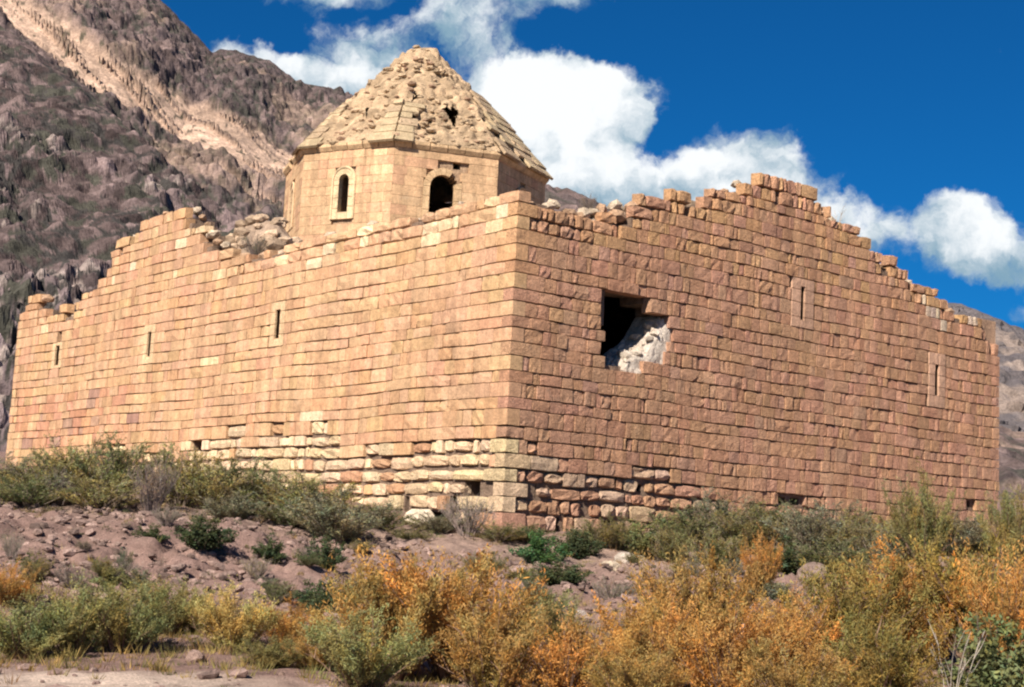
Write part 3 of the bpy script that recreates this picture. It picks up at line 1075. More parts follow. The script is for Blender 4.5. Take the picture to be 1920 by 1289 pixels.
FACE_W = 2 * DRUM_R * math.sin(math.pi / 8)
drum = None
dv, df = [], []
WINDOW = {-50.0: (1.86, 11.25, 12.45, .21, .44), -5.0: (1.86, 11.3, 12.25, .47, .72), 40.0: (2.0, 11.3, 12.4, .25, .5), -95.0: (2.0, 11.3, 12.4, .2, .42)}


def in_window(u, z, w, r):
    uc, z0, zs, _i, _o = w
    if z0 <= z <= zs:
        return abs(u - uc) < r
    return z > zs and (u - uc) ** 2 + (z - zs) ** 2 < r * r


cores = []
for k in range(8):
    a = ANG0 + 45 * (k - 2)
    fr = drum_frame(a)
    w = WINDOW.get(round(a, 1))

    def gone(u, z, w=w, a=a):
        if w is not None and in_window(u, z, w, w[4] - .08):
            return True
        return round(a, 1) == -5.0 and abs(u - 2.36) < .15 and abs(z - 13.2) < .17
    V, F = cell_wall(fr, FACE_W - .02, Z_SPRING, lambda u: Z_EAVE + .06, gone, .1 if w else .4, -0.10, -0.75, u_start=.02)
    n = sum(len(c[0]) for c in cores)
    cores.append((V, [tuple(i + n for i in f) for f in F]))
V = np.concatenate([c[0] for c in cores])
F = [f for c in cores for f in c[1]]
drum = child("drum", make_mesh("drum", shift(V), F, np.tile(np.array((.36, .24, .155)), (len(V), 1))), M_CORE, church)
rng = random.Random(909)
n_single = 0
drum_rest = Heap()
for k in range(8):
    a = ANG0 + 45 * (k - 2)
    fr = drum_frame(a)
    w = WINDOW.get(round(a, 1))
    shown = round(a, 1) in (-50.0, -5.0)
    z = Z_SPRING
    row = 0
    while z < Z_EAVE - .15:
        z1 = min(z + rng.uniform(.30, .38), Z_EAVE - .02)
        if Z_EAVE - z1 < .15:
            z1 = Z_EAVE - .02
        u = 0.0
        while u < FACE_W - .05:
            u1 = min(u + rng.uniform(.35, .72), FACE_W)
            if FACE_W - u1 < .2:
                u1 = FACE_W
            s0, s1 = u, u1
            zm = (z + z1) / 2
            drop = False
            if w is not None:
                # trim to the surround
                ro = w[4]
                for zz in (z + .05, zm, z1 - .05):
                    if w[1] - .28 <= zz <= w[2]:
                        half = ro
                    elif zz > w[2] and zz - w[2] < ro:
                        half = math.sqrt(ro * ro - (zz - w[2]) ** 2)
                    else:
                        continue
                    lo, hi = w[0] - half, w[0] + half
                    if s0 >= lo and s1 <= hi:
                        drop = True
                    elif s0 < lo < s1 <= hi:
                        s1 = lo
                    elif lo <= s0 < hi < s1:
                        s0 = hi
                    elif s0 < lo and s1 > hi:
                        s1 = lo
            if round(a, 1) == -5.0 and abs((s0 + s1) / 2 - 2.36) < .25 and abs(zm - 13.2) < .17:
                drop = True
            if not drop and s1 - s0 > .06:
                c = np.array([.50, .32, .185]) if rng.random() < .6 else np.array([.49, .29, .175]) if rng.random() < .6 else np.array([.53, .35, .205])
                c = c * rng.gauss(1, .07)
                one = shown and z1 > 9.6
                vv, ff = block(s0 + .002, s1 - .002, z + .003, z1 - .003, rng.gauss(0, .003), .004, .004, rng, *((3, 2) if one else (1, 1)), back=-.3)
                if s0 < .01:
                    vv[vv[:, 1] < -.2, 0] += .14
                if s1 > FACE_W - .01:
                    vv[vv[:, 1] < -.2, 0] -= .14
                W = shift(fr.world(vv))
                if one and n_single < 300:
                    o = W.mean(0)
                    obj("drum_block", make_mesh("drum_block", W - o, ff, np.tile(c, (len(W), 1))), M_ASHLAR, drum, o)
                    n_single += 1
                else:
                    drum_rest.add(W, ff, c)
            u = u1
        z = z1
        row += 1
tag(child("drum_masonry", drum_rest.mesh("drum_masonry"), M_ASHLAR, drum), kind="stuff")


def arch_surround(fr, w, tint, broken=False):
    """moulded window surround: jamb stones and a ring of wedge stones round a real opening"""
    uc, z0, zs, ri, ro = w
    h = Heap()
    rg = random.Random(int(ri * 1000))
    for sgn in (-1, 1):
        zz = z0 - .26
        while zz < zs - .05:
            z1 = min(zz + rg.uniform(.34, .5), zs)
            p0, p1 = sorted((uc + sgn * ri, uc + sgn * ro))
            v, f = block(p0, p1, zz + .004, z1 - .004, .03, .008, .004, rg, 1, 1, back=-.22)
            h.add(shift(fr.world(v)), f, np.array(tint) * rg.uniform(.92, 1.06))
            zz = z1
    v, f = block(uc - ri, uc + ri, z0 - .26, z0, .03, .008, .004, rg, 1, 1, back=-.22)
    h.add(shift(fr.world(v)), f, np.array(tint))
    nseg = 9
    for s in range(nseg):
        if broken and s in (1, 2):
            continue
        t0, t1 = math.pi * s / nseg + .012, math.pi * (s + 1) / nseg - .012
        pts = []
        for n in (.03, -.22):
            for r_, t in ((ri, t0), (ri, (t0 + t1) / 2), (ri, t1), (ro, t1), (ro, (t0 + t1) / 2), (ro, t0)):
                pts.append((uc + math.cos(t) * r_, n, zs + math.sin(t) * r_))
        ff = [(0, 1, 4, 5), (1, 2, 3, 4)] + [(q, q + 6, (q + 1) % 6 + 6, (q + 1) % 6) for q in range(6)]
        h.add(shift(fr.world(np.array(pts))), ff, np.array(tint) * rg.uniform(.92, 1.06))
    if ri < .3:   # roll moulding round the narrow window
        pts, ff = [], []
        path = [(uc - ro - .03, z0 - .26), (uc - ro - .03, zs)] + [(uc - math.cos(t) * (ro + .03), zs + math.sin(t) * (ro + .03)) for t in np.linspace(.15, math.pi - .15, 12)] + [(uc + ro + .03, zs), (uc + ro + .03, z0 - .26)]
        for q, (pu, pz) in enumerate(path):
            for t in range(5):
                an = 2 * math.pi * t / 5
                cu, cz = (pu - uc), (pz - zs) if pz > zs else 0
                L = math.hypot(cu, cz) or 1
                pts.append((pu + cu / L * .045 * math.cos(an), .03 + .05 * math.sin(an), pz + cz / L * .045 * math.cos(an)))
            if q:
                for t in range(5):
                    b0 = (q - 1) * 5
                    ff.append((b0 + t, b0 + (t + 1) % 5, b0 + 5 + (t + 1) % 5, b0 + 5 + t))
        h.add(shift(fr.world(np.array(pts))), ff, np.array(tint))
    return child("arched_window", h.mesh("arched_window"), M_ASHLAR, drum)


arch_surround(drum_frame(-50.0), WINDOW[-50.0], (.62, .46, .28))
arch_surround(drum_frame(-5.0), WINDOW[-5.0], (.52, .35, .20), True)
arch_surround(drum_frame(40.0), WINDOW[40.0], (.52, .36, .22))
arch_surround(drum_frame(-95.0), WINDOW[-95.0], (.52, .36, .22))

# cornice: a projecting band with a sloped underside, face by face
for k in range(8):
    a = ANG0 + 45 * (k - 2)
    segs = 6
    for s in range(segs):
        if rng.random() < .2 and k != 1:
            continue
        t0, t1 = s / segs, (s + 1) / segs
        prof = [(DRUM_R - .1, Z_EAVE - .16), (DRUM_R + .035, Z_EAVE - .16), (DRUM_R + .14, Z_EAVE - .02), (DRUM_R + .14, Z_EAVE + .09), (DRUM_R - .1, Z_EAVE + .10)]
        v = []
        for t in (t0 + .004, t1 - .004):
            for r_, z in prof:
                v.append(ring(a, r_, z) * (1 - t) + ring(a + 45, r_, z) * t)
        n = len(prof)
        ff = [(q, (q + 1) % n, (q + 1) % n + n, q + n) for q in range(n)] + [tuple(range(n - 1, -1, -1)), tuple(range(n, 2 * n))]
        v = shift(np.array(v)) + np.array([0, 0, rng.uniform(-.012, .012)])
        obj("cornice_stone", make_mesh("cornice_stone", v - v.mean(0), ff, np.tile(np.array([.53, .36, .21]) * rng.uniform(.9, 1.08), (len(v), 1))), M_ASHLAR, drum, v.mean(0))

# roof core: stripped rubble pyramid with two cavities
NS, NT = 52, 66
V, F, C3 = [], [], []
APEX_R = 0.46


def roof_point(a, s, t, lift=0.0):
    """a: left vertex angle of the face, s 0..1 along the eave, t 0..1 up the slope"""
    bulge = 0.16 * math.sin(math.pi * min(t, 1.0))
    r = EAVE_R * (1 - t) + APEX_R * t + bulge
    z = Z_EAVE + .10 + (Z_APEX - Z_EAVE - .10) * t
    p = ring(a, r, z) * (1 - s) + ring(a + 45, r, z) * s
    nrm = np.array([math.sin(math.radians(a + 22.5)) * .72, -math.cos(math.radians(a + 22.5)) * .72, .69])
    return p + nrm * lift


cavities = [(-5.0, .62, .30, .055), (-5.0, .12, .26, .035), (-5.0, .14, .45, .03), (40.0, .1, .30, .03), (-50.0, .5, .28, .022)]
for k in range(8):
    a = round(ANG0 + 45 * (k - 2), 1)
    b0 = len(V)
    for j in range(NT + 1):
        for i_ in range(NS + 1):
            V.append(roof_point(a, i_ / NS, j / NT))
    for j in range(NT):
        for i_ in range(NS):
            s, t = (i_ + .5) / NS, (j + .5) / NT
            if any(ca == a and ((s - cs) * (1 - t)) ** 2 + ((t - ct) * .8) ** 2 < (cr * (1 + .45 * math.sin(3 * math.atan2(t - ct, s - cs) + cs * 20) + .3 * math.sin(7 * math.atan2(t - ct, s - cs)))) ** 2 for ca, cs, ct, cr in cavities):
                continue
            q = b0 + j * (NS + 1) + i_
            F.append((q, q + 1, q + NS + 2, q + NS + 1))
V = np.array(V)
f1, f2, cid = worley(V * 2.6, 700)
out = V - DRUM_C
out[:, 2] = 3.0
out /= np.linalg.norm(out, axis=1, keepdims=True)
tt = (V[:, 2] - CORNER[2] - Z_EAVE) / (Z_APEX - Z_EAVE)
V = V + out * ((np.clip(.55 - f1, -.2, .5) * .26 + (fbm(V * 1.1, 3, .6, 710) - .5) * .5) * np.clip(tt * 6, .1, 1))[:, None]
cc = np.array([.46, .325, .205]) * (.72 + .5 * cid[:, None])
top_v = len(V)
V = np.concatenate([V, [DRUM_C + np.array([0, 0, Z_APEX + .12])]])
cc = np.concatenate([cc, [[.46, .33, .21]]])
for k in range(8):
    b0 = k * (NS + 1) * (NT + 1) + NT * (NS + 1)
    for i_ in range(NS):
        F.append((b0 + i_, b0 + i_ + 1, top_v))
roof = child("roof", make_mesh("roof", shift(V), F, cc), M_ROUGH, church)
roof["label"] = "stripped pyramid roof of bare rubble with patches of stone slabs"
n_r = 0
while n_r < 290:
    a = rng.choice((-50.0, -50.0, -5.0, -5.0, -5.0, 40.0, -95.0))
    s, t = rng.random(), 1 - math.sqrt(rng.random())
    if rng.random() < .1:
        t = rng.uniform(.7, 1.0)
    if a == 40.0 and t < .75 and s > .08:
        continue
    if any(ca == a and ((s - cs) * (1 - t)) ** 2 + ((t - ct) * .8) ** 2 < (cr * 1.1) ** 2 for ca, cs, ct, cr in cavities):
        continue
    sz = rng.uniform(.07, .16)
    v, f = rock(rng, sz * rng.uniform(1, 1.7), sz * rng.uniform(.9, 1.3), sz * .7, .8)
    p = roof_point(a, s, t, rng.uniform(-.06, .03))
    c = np.array([.52, .375, .24]) if rng.random() < .75 else np.array([.42, .27, .18])
    obj("rubble_stone", make_mesh("rubble_stone", v, f, np.tile(c * rng.uniform(.7, 1.2), (len(v), 1))), M_ROUGH, roof, shift(p))
    n_r += 1


def slab(a, s0, s1, t0, t1, lift=.09, th=.10):
    """a roof slab lying on the slope"""
    vv = []
    for l in (lift, lift - th):
        for s, t in ((s0, t0), ((s0 + s1) / 2, t0), (s1, t0), (s1, t1), ((s0 + s1) / 2, t1), (s0, t1)):
            vv.append(roof_point(a, s, t, l + (0.03 if t == t0 else 0)))
    v = shift(np.array(vv))
    f = [(0, 1, 4, 5), (1, 2, 3, 4), (6, 11, 10, 7), (7, 10, 9, 8)] + [(q, q + 6, (q + 1) % 6 + 6, (q + 1) % 6) for q in range(6)]
    c = np.array([.47, .355, .22]) if rng.random() < .6 else np.array([.43, .31, .20])
    o = v.mean(0)
    obj("roof_slab", make_mesh("roof_slab", v - o, f, np.tile(c * rng.uniform(.9, 1.1), (len(v), 1))), M_ROUGH, roof, o)


# right-hand face keeps most of its covering
for r_ in range(11):
    t0 = -0.03 + r_ * .072
    t1 = t0 + .079
    n = max(2, int(6 * (1 - t0)))
    for q in range(n):
        if r_ > 6 and rng.random() < (r_ - 6) * .16:
            continue
        if q == 0 and rng.random() < .45 + .04 * r_:
            continue
        if rng.random() < .14:
            continue
        slab(40.0, q / n + .004, (q + 1) / n - .004, t0, t1 - rng.uniform(0, .012), .10 + .05 * rng.random())
# hip between the two sunlit faces
for s0, s1, t0, t1 in ((.74, 1.0, -.03, .055), (.76, 1.0, .05, .12), (.80, 1.0, .115, .19), (.82, .99, .185, .25), (.80, 1.0, .245, .31), (.86, 1.0, .33, .38)):
    slab(-50.0, s0, s1, t0, t1)
for s0, s1, t0, t1 in ((0, .17, -.03, .055), (0, .16, .05, .12), (0, .20, .115, .19), (0, .13, .185, .25), (0, .2, .245, .31), (0.02, .28, .30, .345)):
    slab(-5.0, s0, s1, t0, t1)
# left hip, stepped
for s0, s1, t0, t1 in ((0, .20, -.03, .05), (0, .14, .045, .11), (0, .16, .105, .17), (0, .10, .165, .23), (0, .14, .225, .29), (0, .12, .285, .34), (0, .1, .335, .38)):
    slab(-50.0, s0, s1, t0, t1)
    slab(-95.0, 1 - s1 * 1.5, 1.0, t0, t1)

# ------------------------------------------------------------------ shrubs
def tube_path(h, pts, r0, r1, c, sides=4):
    pts = [np.asarray(p, float) for p in pts]
    n = len(pts)
    V, F = [], []
    for k, p in enumerate(pts):
        d = pts[min(k + 1, n - 1)] - pts[max(k - 1, 0)]
        d = d / (np.linalg.norm(d) + 1e-9)
        x = np.cross(d, (0.3, 0.9, 0.2))
        x /= np.linalg.norm(x) + 1e-9
        y = np.cross(d, x)
        r = r0 + (r1 - r0) * k / (n - 1)
        for s in range(sides):
            an = 2 * math.pi * s / sides
            V.append(p + r * (math.cos(an) * x + math.sin(an) * y))
        if k:
            b = (k - 1) * sides
            for s in range(sides):
                F.append((b + s, b + (s + 1) % sides, b + sides + (s + 1) % sides, b + sides + s))
    h.add(V, F, c)


def shrub_meshes(kind, seed):
    """unit shrub: height 1, spread about 1; returns (branches, foliage)"""
    rg = np.random.default_rng(seed)
    wood, L = Heap(), []
    nbr = {"tamarisk": 56, "scrub": 54, "leafy": 36, "twiggy": 46, "bare": 5}[kind]
    bark = {"tamarisk": (.16, .10, .07), "scrub": (.17, .13, .10), "leafy": (.10, .075, .055), "twiggy": (.22, .17, .15), "bare": (.36, .31, .26)}[kind]
    for b in range(nbr):
        an = rg.uniform(0, 2 * math.pi)
        if kind == "bare":
            an = b * 1.9 + .4
        lean = math.sqrt(rg.uniform(0.0, 1.0))
        reach = lean * {"tamarisk": .50, "scrub": .50, "leafy": .52, "twiggy": .46, "bare": .75}[kind]
        hgt = {"tamarisk": rg.uniform(.42, 1.06) * (1 - .30 * lean), "scrub": rg.uniform(.45, 1.08) * (1 - .35 * lean ** 2), "leafy": rg.uniform(.45, 1.0) * (1 - .5 * lean ** 2), "twiggy": rg.uniform(.6, 1.0) * (1 - .3 * lean), "bare": rg.uniform(.75, 1.0)}[kind]
        base = np.array([math.cos(an), math.sin(an), 0]) * .10 * lean
        tip = np.array([math.cos(an) * reach, math.sin(an) * reach, hgt])
        mid = base * .5 + tip * .5 + np.array([math.cos(an) * reach * -.12, math.sin(an) * reach * -.12, hgt * .10]) + rg.normal(0, .035, 3)
        ts = np.linspace(0, 1, 7)
        pts = [(1 - t) ** 2 * base + 2 * t * (1 - t) * mid + t * t * tip + rg.normal(0, .010, 3) * t for t in ts]
        dead = rg.random() < .14
        vigour = rg.uniform(.45, 1.0)
        br_shade, br_hue = rg.uniform(.72, 1.22), rg.normal(0, .35)
        tube_path(wood, pts, .010 if kind == "bare" else .010, .0035 if kind == "bare" else .002, np.array(bark) * rg.uniform(.8, 1.2), 5 if kind == "bare" else 3)
        if kind == "bare":
            for q in range(4):
                t = rg.uniform(.35, .9)
                p = pts[int(t * 6)]
                d = np.array([math.cos(an + rg.normal(0, .8)) * .2, math.sin(an + rg.normal(0, .8)) * .2, rg.uniform(.12, .3)])
                tube_path(wood, [p, p + d * .5 + rg.normal(0, .012, 3), p + d], .007, .002, np.array(bark), 4)
            continue
        ntw = {"tamarisk": 16, "scrub": 13, "leafy": 13, "twiggy": 11}[kind]
        if dead:
            for q in range(5):
                p = pts[rg.integers(2, 6)]
                d = np.array([math.cos(an + rg.normal(0, 1)) * .07, math.sin(an + rg.normal(0, 1)) * .07, rg.uniform(.05, .2)])
                tube_path(wood, [p, p + d * .5 + rg.normal(0, .008, 3), p + d], .003, .001, np.array(bark) * 1.5, 3)
            continue
        for q in range(int(ntw * (.6 + .8 * vigour))):
            t = rg.uniform(.10, 1.0) ** .85
            k = min(int(t * 6), 5)
            p = pts[k] + (pts[k + 1] - pts[k]) * (t * 6 - k)
            a2 = an + rg.normal(0, 1.3)
            up_ = {"tamarisk": rg.uniform(.10, .24), "scrub": rg.uniform(.06, .20), "leafy": rg.uniform(-.02, .12), "twiggy": rg.uniform(.1, .26)}[kind]
            o_ = {"tamarisk": rg.uniform(.02, .12), "scrub": rg.uniform(.03, .14), "leafy": rg.uniform(.04, .15), "twiggy": rg.uniform(.01, .09)}[kind]
            e = p + np.array([math.cos(a2) * o_, math.sin(a2) * o_, up_])
            if kind in ("twiggy", "scrub"):
                tube_path(wood, [p, (p + e) / 2 + rg.normal(0, .008, 3), e], .0032, .0012, np.array(bark) * rg.uniform(.8, 1.25), 3)
            nl = {"tamarisk": 36, "scrub": 24, "leafy": 15, "twiggy": 6}[kind]
            shade = br_shade * rg.uniform(.82, 1.2)
            nl = max(3, int(nl * vigour * rg.uniform(.6, 1.3)))
            f = rg.uniform(.0, 1.05, (nl, 1))
            c = p + (e - p) * f + rg.normal(0, .013 if kind != "leafy" else .028, (nl, 3))
            ax = (e - p) / (np.linalg.norm(e - p) + 1e-6) * (.9 if kind != "leafy" else .3) + rg.normal(0, .5 if kind != "leafy" else .9, (nl, 3))
            ax /= np.linalg.norm(ax, axis=1, keepdims=True)
            sd = np.cross(ax, rg.normal(0, 1, (nl, 3)))
            sd /= np.linalg.norm(sd, axis=1, keepdims=True) + 1e-9
            l0, l1, w0, w1 = {"tamarisk": (.010, .026, .0030, .0052), "scrub": (.011, .027, .0036, .0062), "leafy": (.018, .040, .009, .018), "twiggy": (.012, .03, .004, .007)}[kind]
            L.append((c, ax * rg.uniform(l0, l1, (nl, 1)), sd * rg.uniform(w0, w1, (nl, 1)), shade * rg.uniform(.8, 1.2, nl), br_hue + rg.uniform(-.9, .9, nl)))
    wm = wood.mesh(kind + "_branches")
    wm.materials.append(M_TWIG)
    fm = None
    if L:
        c, ax, sd, sh, hu = (np.concatenate([l[q] for l in L]) for q in range(5))
        V = np.stack([c - ax, c + sd, c + ax, c - sd], 1).reshape(-1, 3)
        F = np.arange(len(V)).reshape(-1, 4)
        col = np.stack([sh * (1 + .10 * hu), sh * (1 - .04 * hu), sh * (1 - .25 * hu)], 1)
        fm = make_mesh(kind + "_foliage", V, F, np.repeat(col, 4, axis=0))
        fm.materials.append(M_LEAF)
    return wm, fm


SHRUB_LIB = {k: [shrub_meshes(k, 100 * i + len(k)) for i in range(n)] for k, n in (("tamarisk", 6), ("scrub", 4), ("leafy", 4), ("twiggy", 3), ("bare", 1))}
LEAF_COL = {"olive": (.255, .225, .095), "green": (.165, .175, .078), "darkgreen": (.080, .102, .052), "freshgreen": (.075, .150, .065), "greygreen": (.205, .195, .125),
            "browngrey": (.235, .185, .135), "orange": (.47, .255, .085), "gold": (.375, .240, .088), "yellowgreen": (.30, .275, .115), "paleyellow": (.47, .36, .135),
            "olivegold": (.29, .215, .072), "palewood": (.5, .4, .3)}
